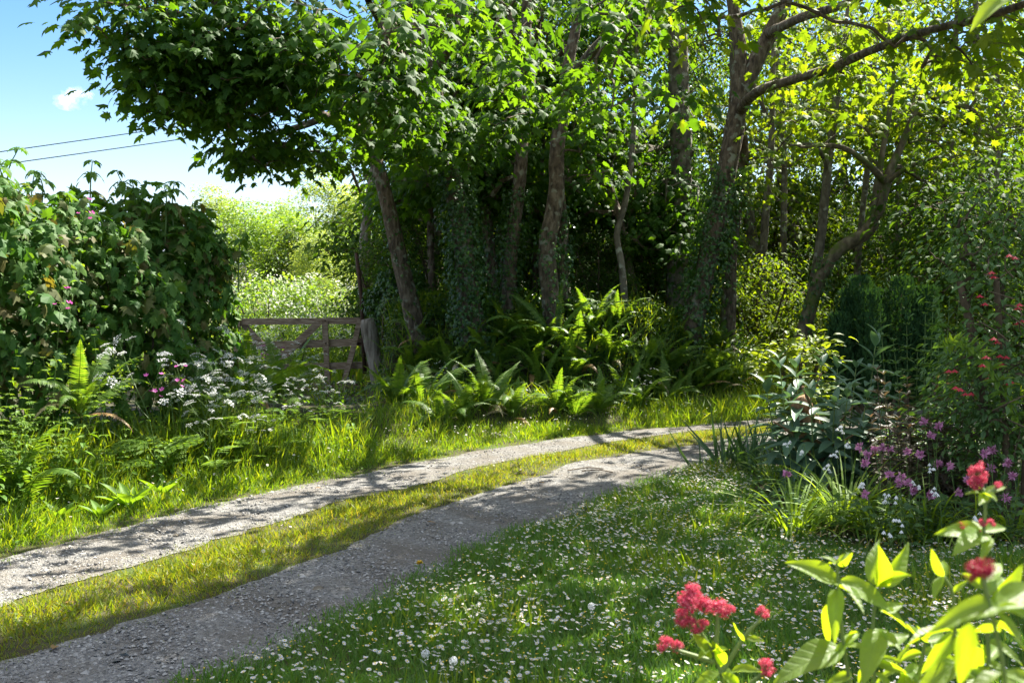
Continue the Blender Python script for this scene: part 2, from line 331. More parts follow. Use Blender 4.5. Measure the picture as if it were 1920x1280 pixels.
T_IVY = T_([(0, .3, .04), (0, 0, 0), (.34, .02, -.05), (.44, .34, -.08), (.2, .5, -.03), (0, 1, -.15), (-.2, .5, -.03), (-.44, .34, -.08), (-.34, .02, -.05)],
           ([[0, 1 + i, 1 + (i + 1) % 8] for i in range(8)], 0))
def lance_T(w, rows, fold, droop, tipw=1.0, peak=.4, wave=0.0, ph=0.0):
    V = []; fs = []; ts = np.linspace(0, 1, rows)
    for i, t in enumerate(ts):
        ww = w * (np.sin(np.pi * t ** (math.log(.5) / math.log(peak))) ** .85 if 0 < t < 1 else (.12 if t == 0 else 0.0))
        z = -droop * t * t; wv = wave * math.sin(t * 11 + ph)
        V += [(-ww, t, z + fold * ww + wv), (-ww * .5, t, z + fold * ww * .38 + wv * .4), (0, t, z), (ww * .5, t, z + fold * ww * .38 - wv * .3), (ww, t, z + fold * ww - wv)]
    for i in range(rows - 1):
        for k in range(4): a = i * 5 + k; fs.append([a, a + 1, a + 6, a + 5])
    return T_(V, (fs, 0))
T_LANCE = lance_T(.17, 6, .5, .25)
T_BUD = lance_T(.17, 8, .45, .28)
T_VAL = [lance_T(w_ * .92, 12, f_, d_, peak=.36, wave=v_, ph=k) for k, (w_, f_, d_, v_) in enumerate(((.20, .55, .12, .012), (.22, .35, .3, .02), (.18, .7, .45, .015), (.21, .5, -.14, .022), (.17, .8, .22, .018)))]
def strip_T(w, rows, bend):
    V = []; fs = []
    a = 0; y = 0; z = 0; ds = 1 / (rows - 1)
    for i in range(rows):
        t = i / (rows - 1); ww = w * (1 - t ** 2.2)
        V += [(-ww, y, z), (ww, y, z)] if i < rows - 1 else [(0, y, z)]
        a = bend * t; y += math.cos(a) * ds; z -= math.sin(a) * ds
    for i in range(rows - 2): fs.append([2 * i, 2 * i + 1, 2 * i + 3, 2 * i + 2])
    e = 2 * (rows - 2)
    return T_(V, (fs, 0), ([[e, e + 1, e + 2]], 0))
T_BLADE = [strip_T(.028, 3, b) for b in (.25, .7, 1.3)]
T_LONG = [strip_T(.016, 4, b) for b in (.4, 1.0, 1.8)]
T_STRAP = [strip_T(.014, 9, b) for b in (1.2, 1.9, 2.6)]
T_SWORD = [strip_T(.026, 6, b) for b in (.1, .35, .8)]

# ------------------------------------------------------------------ lane edges (photo pixels -> ground points)
def edge(px): 
    g = np.array([G(x, y)[:2] for x, y in px]); d0 = nrm(g[0] - g[1]) ; d0 = nrm(np.array([-.55, -.83]) + .0 * d0)
    return np.vstack([g[0] + d0 * 9, g[0] + d0 * 4, g])
LL = np.vstack([edge([(0, 1052), (300, 970), (470, 930), (700, 884), (900, 846), (1060, 822), (1200, 805), (1340, 795)]), [4.6, 13.9], [9, 15.3], [16, 16]])
LR = np.vstack([edge([(0, 1135), (300, 1043), (500, 985), (640, 940), (808, 903), (890, 876), (1033, 850), (1150, 827), (1290, 808)]), [4.4, 13.1], [9, 14.5], [16, 15.2]])
RU = np.vstack([edge([(0, 1248), (200, 1188), (400, 1122), (640, 1033), (791, 963), (942, 915), (1010, 895), (1077, 870), (1144, 858), (1280, 838)]), [2.9, 11.5], [4.8, 12.5], [9, 13.6], [16, 14.3]])
RL = np.vstack([edge([(390, 1282), (640, 1164), (774, 1098), (942, 1013), (1093, 954), (1278, 882), (1330, 861)]), [3.0, 10.7], [4.9, 11.6], [9, 12.7], [16, 13.4]])
def xe(E, y): return np.interp(y, E[:, 1], E[:, 0])
TOE = np.array([(-30, 17.5), (-2.4, 16.2), (-1.9, 14.3), (-.6, 13.75), (.8, 13.6), (2.0, 13.9), (3.0, 14.5), (5, 16.6), (9, 18), (40, 19)])
def hz_noise(x, y):
    return .018 * np.sin(x * 1.7 + 1.3 * np.sin(y * .9)) * np.cos(y * 1.3 + .5) + .01 * np.sin(x * 4.1 + y * 3.3)
def ground_z(x, y):
    x = np.asarray(x, float); y = np.asarray(y, float)
    t = np.interp(x, TOE[:, 0], TOE[:, 1])
    h = 1.25 * sst((y - t) / 1.3) * sst((x + 2.5) / .7)
    h = h * np.where(x > 2.0, np.clip(1 - (x - 2) * .28, .15, 1), 1)
    lv = sst((xe(LL, y) - .7 - x) / 1.6) * .28 * sst((14 - y) / 2.0)        # left verge rises to the hedge
    bed = sst((x - xe(RL, y) - 2.4) / 1.5) * .12 * sst((12 - y) / 2)
    near = .5 * sst((x - .05) / .6) * sst((2.3 - y) / .8)                   # raised border by the camera
    far = np.clip((y - 24) / 60, 0, 1) * 1.2 + np.clip((y - 60) / 100, 0, 1.5) * 5
    n = hz_noise(x, y) * (.35 + .65 * np.clip(np.abs(y - 8) / 30 + (h > .1), 0, 1))
    return h + lv + bed + near + far + n
def build_ground():
    def axis(a, b, fine, lo, hi): 
        c = list(np.arange(a, b, fine)); s_ = fine; x = b
        while x < hi: c.append(x); s_ *= 1.35; x += s_
        x = a; s_ = fine; pre = []
        while x > lo: s_ *= 1.35; x -= s_; pre.append(x)
        return np.array(pre[::-1] + c)
    X = axis(-9, 11, .14, -900, 900); Y = axis(-1, 20, .14, -300, 1500)
    xx, yy = np.meshgrid(X, Y); V = np.stack([xx, yy, ground_z(xx, yy)], -1).reshape(-1, 3)
    nx = len(X); i = np.arange(len(Y) - 1)[:, None] * nx; j = np.arange(nx - 1)[None]
    q = np.stack([i + j, i + j + 1, i + nx + j + 1, i + nx + j], -1).reshape(-1, 4)
    g = Geo(); g.add(V, q); return tag(obj('ground', g.mesh('ground', [M['soil']])), kind='structure')
build_ground()
rs = np.random.default_rng(11)
def build_track(A, B, name):
    n = 420; ys = np.linspace(-2.5, 15, n)
    rows = 15; V = []
    ja = np.convolve(rs.normal(0, .03, n + 8), np.ones(3) / 3, 'same')[4:-4]; jb = np.convolve(rs.normal(0, .03, n + 8), np.ones(3) / 3, 'same')[4:-4]
    for k in range(rows):
        t = k / (rows - 1); xa = xe(A, ys) + ja - .02; xb = xe(B, ys) + jb + .02
        x = xa + (xb - xa) * t; V.append(np.stack([x, ys, ground_z(x, ys) + .006 + .012 * np.sin(x * 7 + ys * 5) * math.sin(math.pi * t) * .5 + .014 * (1 - math.sin(math.pi * t)) * 0 ], -1))
    V = np.array(V).reshape(-1, 3)
    i = np.arange(rows - 1)[:, None] * n; j = np.arange(n - 1)[None]
    q = np.stack([i + j, i + n + j, i + n + j + 1, i + j + 1], -1).reshape(-1, 4)
    g = Geo(); g.add(V, q); tag(obj(name, g.mesh(name, [M['gravel']])), kind='structure')
build_track(LL, LR, 'gravel_track'); build_track(RU, RL, 'gravel_track')

# ------------------------------------------------------------------ where the sun gets through and where it does not
LIT_G = [[(-200, 1040), (0, 1040), (300, 960), (560, 905), (850, 848), (1000, 832), (1140, 835), (1330, 800), (1390, 800), (1250, 830), (1140, 862), (1040, 885), (940, 905), (820, 935), (640, 990), (300, 1100), (0, 1185), (-200, 1235)],
         [(1080, 880), (1290, 840), (1350, 850), (1240, 878), (1110, 905)], [(1000, 815), (1000, 790), (1380, 770), (1380, 790)]]
lt = np.random.default_rng(3)
LIT = []
for poly, n in zip(LIT_G, (210, 4, 40)):
    for x, y in sample_poly(lt, poly, n): LIT.append(G(x, y))
for x, y in sample_poly(lt, [(-150, 760), (-150, 1000), (150, 1000), (420, 930), (640, 860), (560, 800), (330, 820), (280, 640), (120, 500), (-150, 480)], 230): LIT.append(P(x, y, 7.2 if x < 250 else 8.3))
for x, y in sample_poly(lt, [(-100, 320), (330, 370), (380, 480), (250, 560), (120, 560), (-100, 430)], 46): LIT.append(P(x, y, 8.6))
for x, y in sample_poly(lt, [(970, 560), (1150, 580), (1170, 700), (1060, 770), (930, 770), (950, 660)], 110): LIT.append(P(x, y, (13.2, 13.9, 14.5)[len(LIT) % 3]))
for x, y in sample_poly(lt, [(1310, 590), (1400, 590), (1410, 720), (1320, 740)], 16): LIT.append(P(x, y, 14.3))
for x, y in sample_poly(lt, [(1430, 605), (1550, 605), (1550, 690), (1440, 690)], 24): LIT.append(P(x, y, 10.6))
for x, y in sample_poly(lt, [(1240, 1080), (1450, 1010), (1680, 980), (1920, 850), (1920, 1280), (1240, 1280)], 34): LIT.append(P(x, y, 1.4))
for x, y in sample_poly(lt, [(330, 620), (640, 620), (640, 840), (420, 880)], 26): LIT.append(P(x, y, 10))
for x, y in sample_poly(lt, [(1420, 900), (1660, 900), (1640, 1010), (1410, 1000)], 16): LIT.append(P(x, y, 6.8))
for x, y in sample_poly(lt, [(1450, 640), (1650, 640), (1640, 760), (1450, 760)], 6): LIT.append(P(x, y, 8))
LIT = np.array(LIT)
sx_ = nrm(np.cross(UP, SUN)); sy_ = np.cross(SUN, sx_)
def sun_prune(C, prob, r, rsd):
    q = np.stack([C @ sx_, C @ sy_], -1); t = C @ SUN; L = np.stack([LIT @ sx_, LIT @ sy_], -1); tl = LIT @ SUN
    d = np.linalg.norm(q[:, None] - L[None], axis=-1); hit = ((d < r) & (t[:, None] > tl[None] + .5)).any(1)
    return C[~(hit & (rsd.random(len(C)) < prob))]

# ------------------------------------------------------------------ trees
def blob_points(blobs, rsd, dens):
    out = []
    for b in blobs:
        px, py, d, rx, ry, rd = b[:6]; k = b[6] if len(b) > 6 else 1
        c = P(px, py, d); r = np.array([rx / F * d, rd, ry / F * d])
        n = max(4, int(dens * k * math.pi * r[0] * r[2] * (1 + r[1]) ))
        u = rsd.normal(0, 1, (n, 3)); u = nrm(u) * rsd.random((n, 1)) ** (1 / 2.4)
        out.append(c + u * r)
    return np.vstack(out)
def high_points(c, r, n, rsd):
    u = rsd.normal(0, 1, (n, 3)); u = nrm(u) * rsd.random((n, 1)) ** (1 / 2.6); return np.asarray(c) + u * np.asarray(r)
def make_tree(name, label, cat, trunk, limbs, C, bark, leafmat, leafT, lsize, lper, seed, group=None, attach=.45, ivy=None, spreadr=.2, wood=M['twig'], tw=.0055, fork=None, droop=.55):
    """trunk/limbs: lists of (px,py,d,r); C: cluster points. Returns the root Empty."""
    rsd = np.random.default_rng(seed)
    def pts_of(st):
        a = np.array([[*P(x, y, d), r] for x, y, d, r in st]); L = np.linalg.norm(np.diff(a[:, :3], axis=0), axis=1).sum()
        return curve(a, max(6, int(L / .16)))
    tr = pts_of(trunk); base = tr[0, :3].copy()
    root = thing(name, base, label, cat, group)
    g = Geo(); rr = tr[:, 3].copy(); h = tr[:, 2] - tr[0, 2]; rr *= (.74 if len(trunk) > 8 else .8) * (1 + .3 * np.exp(-np.maximum(h, 0) / .2))
    pp = tr[:, :3].copy(); gz = float(ground_z(pp[0, 0], pp[0, 1]))
    if pp[0, 2] > gz - .25: pp = np.vstack([[pp[0, 0] - .02, pp[0, 1], gz - .3], pp]); rr = np.concatenate([rr[:1] * 1.1, rr])
    g.tube(pp, rr, 14, 0, bump=.05, rs=rsd)
    if fork is None: obj('trunk', g.mesh('trunk', [bark], base), root)
    nodes = [tr[int(len(tr) * attach):]]
    if fork is not None:
        for st in fork:
            q = pts_of(st); q[0, 2] = min(q[0, 2], float(ground_z(q[0, 0], q[0, 1])) - .2) if q[0, 2] < q[-1, 2] - 1.5 and st[0][1] > 600 else q[0, 2]; g.tube(q[:, :3], q[:, 3] * .8, 12, 0, bump=.05, rs=rsd); nodes.append(q[int(len(q) * .35):])
        obj('trunk', g.mesh('trunk', [bark], base), root)
    for st in limbs:
        q = pts_of(st); g = Geo(); g.tube(q[:, :3], q[:, 3], 9, 0, bump=.06, rs=rsd); obj('limb', g.mesh('limb', [bark], base), root); nodes.append(q[2:])
    if len(C):
        S = np.vstack(nodes); ns = len(S)
        d0 = np.min(np.linalg.norm(C[:, None] - S[None, ::2, :3], axis=-1), axis=1); C = C[np.argsort(d0)]
        mx = ns + len(C) * 16; N = np.zeros((mx, 3)); par = np.full(mx, -1); cnt = np.zeros(mx); N[:ns] = S[:, :3]; capr = np.zeros(mx); capr[:ns] = S[:, 3]
        pl = np.zeros(mx); n = ns; paths = []
        for c in C:
            v = c - N[:n]; d = np.linalg.norm(v, axis=1); cost = d + .12 * pl[:n] + .35 * np.maximum(0, -v[:, 2])
            i = int(np.argmin(cost)); L = d[i]; k = int(min(14, max(2, L / .22)))
            t = np.linspace(0, 1, k + 1)[1:, None]; q = N[i] + (c - N[i]) * t
            q[:, 2] += .10 * L * np.sin(math.pi * t[:, 0]); q[:-1] += rsd.normal(0, .035 * min(1, L), (k - 1, 3)) if k > 1 else 0
            N[n:n + k] = q; par[n] = i; par[n + 1:n + k] = np.arange(n, n + k - 1); pl[n:n + k] = pl[i] + L * t[:, 0]
            paths.append((i, n, n + k)); n += k
        for i, a, b in paths: cnt[b - 1] += 1
        for k in range(n - 1, ns - 1, -1): cnt[par[k]] += cnt[k]
        g = Geo()
        for i, a, b in paths:
            idx = np.array([i] + list(range(a, b))); c_ = cnt[idx].copy(); c_[0] = c_[1]
            rad = tw * np.sqrt(np.maximum(c_, .5)); 
            if i < ns: rad = np.minimum(rad, capr[i] * .7)
            g.tube(N[idx], rad, 5 if rad[0] > .015 else 3, 0)
        tips = np.array([N[b - 1] for _, a, b in paths]); dirs = nrm(np.array([N[b - 1] - N[b - 2] if b - a > 1 else N[b - 1] - N[i] for i, a, b in paths]))
        k = lper; n = len(tips) * k; tip = np.repeat(tips, k, 0); dr = np.repeat(dirs, k, 0)
        off = rsd.normal(0, 1, (n, 3)) * np.array([spreadr, spreadr, spreadr * .5])
        pos = tip + off - dr * rsd.uniform(0, .25, (n, 1))
        hd = nrm(off * [1, 1, 0] + dr * [.06, .06, 0] + rsd.normal(0, .06, (n, 3)) * [1, 1, 0])
        Y = nrm(hd + np.array([0, 0, -1.0]) * (droop + rsd.normal(0, .3, (n, 1)))); Zn = nrm(UP + hd * .35 + rsd.normal(0, .35, (n, 3)))
        g.inst(leafT, pos, Y, Zn, lsize * rsd.uniform(.38, 1.2, n), 1); obj('crown', g.mesh('crown', [bark, leafmat], base, False), root)
    if ivy:
        g = Geo()
        for st, n, lo, hi, sz, rad in ivy:
            q = pts_of(st); i = (rsd.uniform(lo, hi, n) * (len(q) - 1)).astype(int); c = q[i, :3]; a = rsd.uniform(0, 6.283, n)
            clump = .5 + .5 * np.sin(q[i, 2] * 5 + a * 2); rr = q[i, 3] + .02 + rad * rsd.random(n) ** 2 * clump
            o = np.stack([np.cos(a), np.sin(a), np.zeros(n)], -1)
            g.inst(T_IVY, c + o * rr[:, None] + rsd.normal(0, .05, (n, 3)), nrm(o * .5 + [0, 0, -1] + rsd.normal(0, .4, (n, 3))), nrm(o + rsd.normal(0, .35, (n, 3))), sz * rsd.uniform(.6, 1.2, n))
        obj('ivy', g.mesh('ivy', [M['ivy']], base, False), root)
    return root

tr_rs = np.random.default_rng(21)
def prune_vis(C, pvis=.82, phid=.985, r=.66):
    px, py = topx(C); vis = (py > -30) & (px > -30) & (px < 1950) & (C[:, 1] > .5)
    return np.vstack([sun_prune(C[vis], pvis, .40, tr_rs), sun_prune(C[~vis], phid, r, tr_rs)])

trunkA = [(788, 640, 15.0, .19), (760, 530, 15.0, .17), (738, 430, 15, .155), (716, 340, 15, .14), (695, 262, 15, .125), (668, 190, 14.6, .11), (625, 120, 14, .08), (570, 40, 13.4, .06), (540, -80, 13, .04)]
limbA = [[(697, 270, 15, .09), (735, 200, 15, .085), (758, 120, 15, .07), (768, 20, 15, .05), (770, -160, 15, .03)],
         [(690, 250, 15, .09), (600, 215, 13.6, .07), (480, 165, 12.2, .05), (330, 118, 11, .03), (215, 95, 10.5, .012)],
         [(668, 190, 14.6, .08), (580, 232, 13.4, .05), (470, 262, 12.4, .03), (395, 285, 12, .01)],
         [(640, 145, 14.2, .07), (520, 70, 12.4, .05), (360, 30, 11, .03), (200, 5, 10.2, .012)]]
blobA = [(300, -70, 11, 200, 45, 1.2), (520, -80, 11.5, 160, 55, 1.2), (250, 45, 10.4, 120, 55, .9), (400, 45, 10.6, 140, 65, 1), (290, 165, 11, 100, 62, .8), (420, 195, 11.3, 120, 70, .8), (490, 285, 12, 105, 40, .7), (560, 130, 11.5, 150, 110, 1.1, .8), (600, 305, 13, 60, 36, .6), (600, 30, 10, 150, 60, 1, .8), (440, 110, 11, 150, 60, .8)]
CA = np.vstack([blob_points(blobA, tr_rs, 31), high_points((-3.5, 12.5, 7.0), (3, 2.5, 1.5), 150, tr_rs)])
make_tree('sycamore_tree', 'leaning sycamore beside the gate post, its dark crown reaching out over the hedge', 'tree', trunkA, limbA, prune_vis(CA), M['bark'], M['sycamore'], T_SYC, .142, 15, 1, 'sycamores on the bank',
          ivy=[(trunkA, 350, .0, .6, .06, .05)])
trunkB = [(893, 660, 14.5, .23), (880, 560, 14.5, .2), (868, 450, 14.5, .18), (850, 340, 14.5, .16), (828, 240, 14.4, .14), (812, 140, 14.2, .12), (800, 30, 14, .1), (795, -160, 14, .06)]
limbB = [[(835, 270, 14.4, .1), (790, 170, 13.4, .08), (735, 80, 12.2, .06), (690, 0, 11, .035)], [(812, 140, 14.2, .08), (860, 60, 12.5, .06), (900, 10, 11, .03)]]
blobB = [(760, -70, 9.5, 150, 50, 1.2), (860, -120, 11, 130, 60, 1.4), (720, 55, 8, 130, 52, .9), (700, 195, 11, 115, 80, 1.1), (770, 140, 11, 85, 90, 1.3), (880, 160, 16.5, 90, 80, 1), (690, 270, 12, 75, 36, .7), (860, 50, 9, 130, 55, 1), (840, 265, 12.5, 90, 70, 1), (770, 250, 13.5, 90, 60, 1), (820, 330, 15.8, 100, 70, .9), (740, 370, 17, 60, 50, .8)]
CB = np.vstack([blob_points(blobB, tr_rs, 26), high_points((-1.2, 13.2, 7.6), (2.2, 2.2, 1.5), 130, tr_rs)])
make_tree('sycamore_tree', 'sycamore wrapped thickly in ivy from the bank upwards', 'tree', trunkB, limbB, prune_vis(CB), M['bark'], M['sycamore'], T_SYC, .142, 15, 2, 'sycamores on the bank',
          ivy=[(trunkB, 4200, .0, .62, .07, .22)])
trunkC = [(955, 620, 15, .15), (957, 500, 15, .14), (968, 400, 15, .13), (978, 290, 15, .125), (984, 150, 15, .115), (988, 20, 15, .1), (992, -170, 15, .06)]
limbC = [[(984, 170, 15, .05), (1000, 110, 13.5, .045), (1010, 40, 11.5, .03)]]
blobC = [(1000, -80, 10, 130, 55, 1.2), (930, 105, 11, 70, 70, 1.3), (1010, 200, 13, 60, 40, .8), (920, 240, 12.5, 60, 50, 1.0), (1000, 35, 9, 115, 45, .9), (940, 330, 16, 90, 80, .9), (1000, 400, 17, 70, 70, .8)]
CC = np.vstack([blob_points(blobC, tr_rs, 24), high_points((.4, 13.5, 8), (1.8, 2, 1.5), 90, tr_rs)])
make_tree('sycamore_tree', 'straight slender sycamore with a bare brown stem between two ivied trunks', 'tree', trunkC, limbC, prune_vis(CC), M['bark'], M['sycamore'], T_SYC, .142, 15, 3, 'sycamores on the bank',
          ivy=[(trunkC, 1300, .0, .42, .06, .1)])
trunkC2 = [(935, 620, 16, .12), (922, 500, 16, .115), (910, 380, 16, .11), (905, 260, 16, .1), (908, 120, 16, .08), (915, -100, 16, .05)]
make_tree('sycamore_tree', 'shaded ivied sycamore just behind the straight slender stem', 'tree', trunkC2, [], prune_vis(blob_points([(900, 180, 16, 110, 90, 1.2), (900, -90, 15, 110, 60, 1.2), (780, 90, 17.2, 110, 110, 1), (1000, 80, 17.6, 110, 110, 1), (860, 20, 17.8, 110, 80, 1), (960, 250, 18, 110, 80, 1)], tr_rs, 16)), M['bark'], M['sycamore'], T_SYC, .15, 9, 4, 'sycamores on the bank',
          ivy=[(trunkC2, 1100, .0, .6, .065, .13)])
trunkD = [(1040, 620, 14.6, .21), (1030, 530, 14.6, .19), (1028, 455, 14.6, .18), (1042, 365, 14.6, .165), (1045, 285, 14.6, .155), (1057, 185, 14.6, .14), (1067, 110, 14.6, .12), (1085, 20, 14.6, .09), (1098, -150, 14.6, .05)]
limbD = [[(1060, 175, 14.6, .09), (1100, 110, 13.6, .07), (1150, 60, 12.2, .05), (1210, 10, 11, .03)]]
forkD = [[(1056, 640, 14.9, .13), (1055, 520, 14.9, .11), (1056, 430, 14.9, .1), (1050, 340, 14.8, .08)]]
blobD = [(1180, -80, 11, 150, 60, 1.3), (1135, 100, 11, 90, 75, 1.3), (1120, 215, 12, 70, 45, 1.1), (1010, 150, 16.5, 90, 60, 1), (1200, 195, 10, 105, 42, .9), (1170, 35, 10, 140, 55, 1.1), (1120, 300, 15.6, 110, 70, 1.2, .8), (1100, 400, 17.5, 90, 70, .9), (1230, 420, 17, 90, 80, .9)]
CD = np.vstack([blob_points(blobD, tr_rs, 24), high_points((1.8, 13.2, 7.6), (2.0, 2.2, 1.6), 90, tr_rs)])
make_tree('sycamore_tree', 'sycamore with a bent brown trunk rising behind the lit ferns', 'tree', trunkD, limbD, prune_vis(CD), M['bark'], M['sycamore'], T_SYC, .142, 15, 5, 'sycamores on the bank', fork=forkD,
          ivy=[(forkD[0], 700, .0, .9, .06, .09), (trunkD, 420, .0, .3, .06, .07)])
trunkE = [(1285, 660, 15.4, .27), (1316, 540, 15.4, .23), (1340, 430, 15.4, .225), (1361, 330, 15.4, .22), (1377, 240, 15.4, .215), (1384, 170, 15.4, .19), (1384, 80, 15.4, .16), (1372, -20, 15.4, .13), (1360, -220, 15.4, .08)]
forkE = [[(1381, 205, 15.4, .17), (1415, 120, 15.4, .16), (1450, 50, 15.4, .14), (1480, -20, 15.4, .12), (1510, -180, 15.4, .07)],
         [(1362, 640, 16.0, .15), (1371, 460, 16.0, .13), (1384, 360, 16.0, .12), (1394, 280, 15.8, .1), (1388, 220, 15.6, .09)]]
limbE = [[(1386, 208, 15.4, .10), (1420, 172, 14.4, .075), (1500, 146, 13.6, .06), (1560, 126, 12.9, .055), (1650, 88, 12, .047), (1740, 58, 11, .042), (1830, 36, 10.4, .04), (1930, 4, 9.8, .036), (2120, -70, 9, .03)],
         [(1440, 65, 15.4, .08), (1500, 35, 13.6, .06), (1580, 10, 13, .05), (1700, -40, 12.5, .03)]]
blobE = [(1262, 50, 10, 95, 55, 1.0), (1275, 205, 10.5, 70, 38, .7), (1440, 40, 16, 110, 80, 1.3, .8), (1580, 60, 12.9, 120, 60, 1.3, .6), (1500, 235, 15, 130, 90, 1.5, .7), (1690, 130, 12.5, 150, 80, 1.4, .6), (1850, 80, 11, 110, 70, 1.1, .7), (1440, 330, 15.6, 80, 60, 1)]
CE = np.vstack([blob_points(blobE, tr_rs, 24), high_points((4.0, 13.5, 7.6), (2.6, 2.4, 1.6), 150, tr_rs), high_points((7.0, 12.5, 6.5), (2.0, 2.0, 1.2), 90, tr_rs)])
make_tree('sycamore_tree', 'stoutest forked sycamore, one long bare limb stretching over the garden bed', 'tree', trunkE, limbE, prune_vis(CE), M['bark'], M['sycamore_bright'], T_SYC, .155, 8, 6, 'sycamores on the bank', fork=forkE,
          ivy=[(trunkE, 2600, .0, .4, .07, .16), (forkE[1], 500, 0, .6, .065, .1)])
trunkF = [(1174, 600, 15.6, .075), (1166, 500, 15.6, .07), (1157, 440, 15.6, .065), (1172, 380, 15.6, .06), (1184, 300, 15.6, .055), (1190, 200, 15.6, .045), (1195, 60, 15.6, .03)]
make_tree('sapling_tree', 'thin twisting sapling on the bank between the bent trunk and the stout one', 'tree', trunkF, [], prune_vis(blob_points([(1200, 130, 15.5, 90, 70, 1)], tr_rs, 14)), M['bark_grey'], M['wood_leaf'], T_SYC, .13, 8, 7)
trunkF2 = [(1192, 600, 17, .13), (1172, 480, 17, .12), (1140, 390, 17, .11), (1108, 315, 17, .09), (1090, 240, 17, .06)]
make_tree('leaning_tree', 'mossy tree leaning behind the thin twisting sapling', 'tree', trunkF2, [[(1160, 440, 17, .06), (1185, 390, 17, .05), (1200, 330, 17, .03)]], prune_vis(blob_points([(1090, 230, 17, 90, 60, 1)], tr_rs, 14)), M['bark_moss'], M['wood_leaf'], T_SYC, .13, 8, 8,
          ivy=[(trunkF2, 300, 0, .6, .06, .08)])
trunkK = [(1270, 640, 17, .27), (1276, 450, 17, .25), (1277, 300, 17, .24), (1272, 150, 17, .23), (1270, 20, 17, .2), (1266, -180, 17, .12)]
make_tree('sycamore_tree', 'grey upright trunk half hidden behind the stoutest forked sycamore', 'tree', trunkK, [], prune_vis(np.vstack([blob_points([(1240, 330, 17, 90, 110, 1), (1140, 50, 17.8, 120, 110, 1), (1110, 260, 18.2, 120, 90, 1), (1300, 420, 16, 60, 90, .8), (1220, 60, 16.5, 110, 70, 1.2)], tr_rs, 22), high_points((2.5, 17, 8), (2.2, 2, 1.6), 70, tr_rs)])), M['bark_grey'], M['sycamore'], T_SYC, .14, 9, 9, 'sycamores on the bank',
          ivy=[(trunkK, 1500, .0, .6, .07, .16)])
trunkGg = [(1502, 640, 16.6, .12), (1530, 505, 16.6, .105), (1543, 400, 16.6, .1), (1553, 305, 16.6, .09), (1566, 200, 16.6, .075), (1582, 80, 16.6, .05), (1600, -80, 16.6, .03)]
make_tree('ash_tree', 'slim pale trunk crossing in front of the bright leaves, beside the curved mossy tree', 'tree', trunkGg, [[(1553, 320, 16.6, .03), (1530, 275, 16, .03), (1480, 272, 15.4, .015)]], prune_vis(blob_points([(1560, 190, 17, 120, 80, 1.4), (1590, 60, 16.5, 130, 80, 1.4)], tr_rs, 14), .2), M['bark_grey'], M['sycamore_bright'], T_SYC, .12, 8, 10)
trunkH = [(1500, 650, 15.6, .16), (1524, 560, 15.6, .13), (1548, 500, 15.6, .12), (1578, 464, 15.6, .14), (1622, 438, 15.6, .14), (1646, 398, 15.6, .12), (1666, 330, 15.6, .1), (1692, 268, 15.6, .07), (1722, 195, 15.6, .05), (1760, 120, 15.6, .03)]
limbH = [[(1628, 432, 15.6, .07), (1641, 375, 15.6, .065), (1652, 300, 15.6, .05), (1669, 205, 15.6, .04), (1680, 90, 15.6, .02)],
         [(1662, 345, 15.6, .06), (1630, 310, 15.2, .05), (1575, 275, 15, .04), (1500, 276, 14.8, .02)],
         [(1660, 345, 15.6, .05), (1705, 312, 15.3, .035), (1765, 292, 15, .015)]]
blobH = [(1650, 250, 16.4, 130, 90, 1.4, .8), (1760, 320, 16, 110, 80, 1.4, .8), (1850, 230, 17, 110, 110, 1.4, .8), (1740, 180, 16.5, 120, 80, 1.3, .8)]
make_tree('mossy_tree', 'curved mossy tree with a swan-necked trunk behind the dark conifer', 'tree', trunkH, limbH, prune_vis(np.vstack([blob_points(blobH, tr_rs, 16)]), .15), M['bark_moss'], M['sycamore_bright'], T_SYC, .12, 8, 11,
          ivy=[(trunkH, 420, .0, .28, .06, .08)])

# trees just outside the picture on the right: their crowns shade the lawn and the near wheel track
shade_poly = [(200, 1360), (380, 1250), (640, 1120), (900, 990), (1030, 930), (1180, 905), (1290, 872), (1420, 880), (1950, 960), (2300, 1300)]
T0 = np.array([G(x, y) for x, y in sample_poly(tr_rs, shade_poly, 3000)])
ss = np.array([G(x, y) for x, y in sample_poly(tr_rs, [(0, 1200), (640, 1000), (930, 915), (960, 920), (640, 1050), (0, 1260), (-200, 1330), (-200, 1260)], 260)])
w = 1 / np.maximum(.3, (F * (CH) / (np.array(T0)[:, 1])) ** 2)   # even spread over the ground rather than over the picture
T0 = T0[tr_rs.choice(len(T0), 560, p=w / w.sum())]
T2 = np.array([G(x, y) for x, y in sample_poly(tr_rs, [(-150, 1330), (0, 1262), (400, 1140), (640, 1050), (800, 985), (950, 935), (1040, 912), (1150, 872), (1300, 846), (1330, 858), (1200, 905), (1060, 960), (940, 1010), (640, 1150), (390, 1280), (100, 1380)], 520)])
T0 = np.vstack([T0, T2[tr_rs.random(520) < np.clip((T2[:, 1] / 7) ** 2, .3, 1)]])
T1 = np.array([P(x, y, d) for (x, y), d in zip(sample_poly(tr_rs, [(1440, 700), (1920, 560), (1920, 900), (1440, 850)], 280), tr_rs.uniform(7, 9.5, 280))])
T0 = np.vstack([T0, ss, T1]); tt = tr_rs.uniform(4.6, 10.0, len(T0)) / SUN[2]
CS = T0 + SUN * tt[:, None]; px, py = topx(CS); CS = CS[(py < -45) | (px > 1990)]
CS = sun_prune(CS, .98, .4, tr_rs)
m1 = CS[:, 1] < 8.5
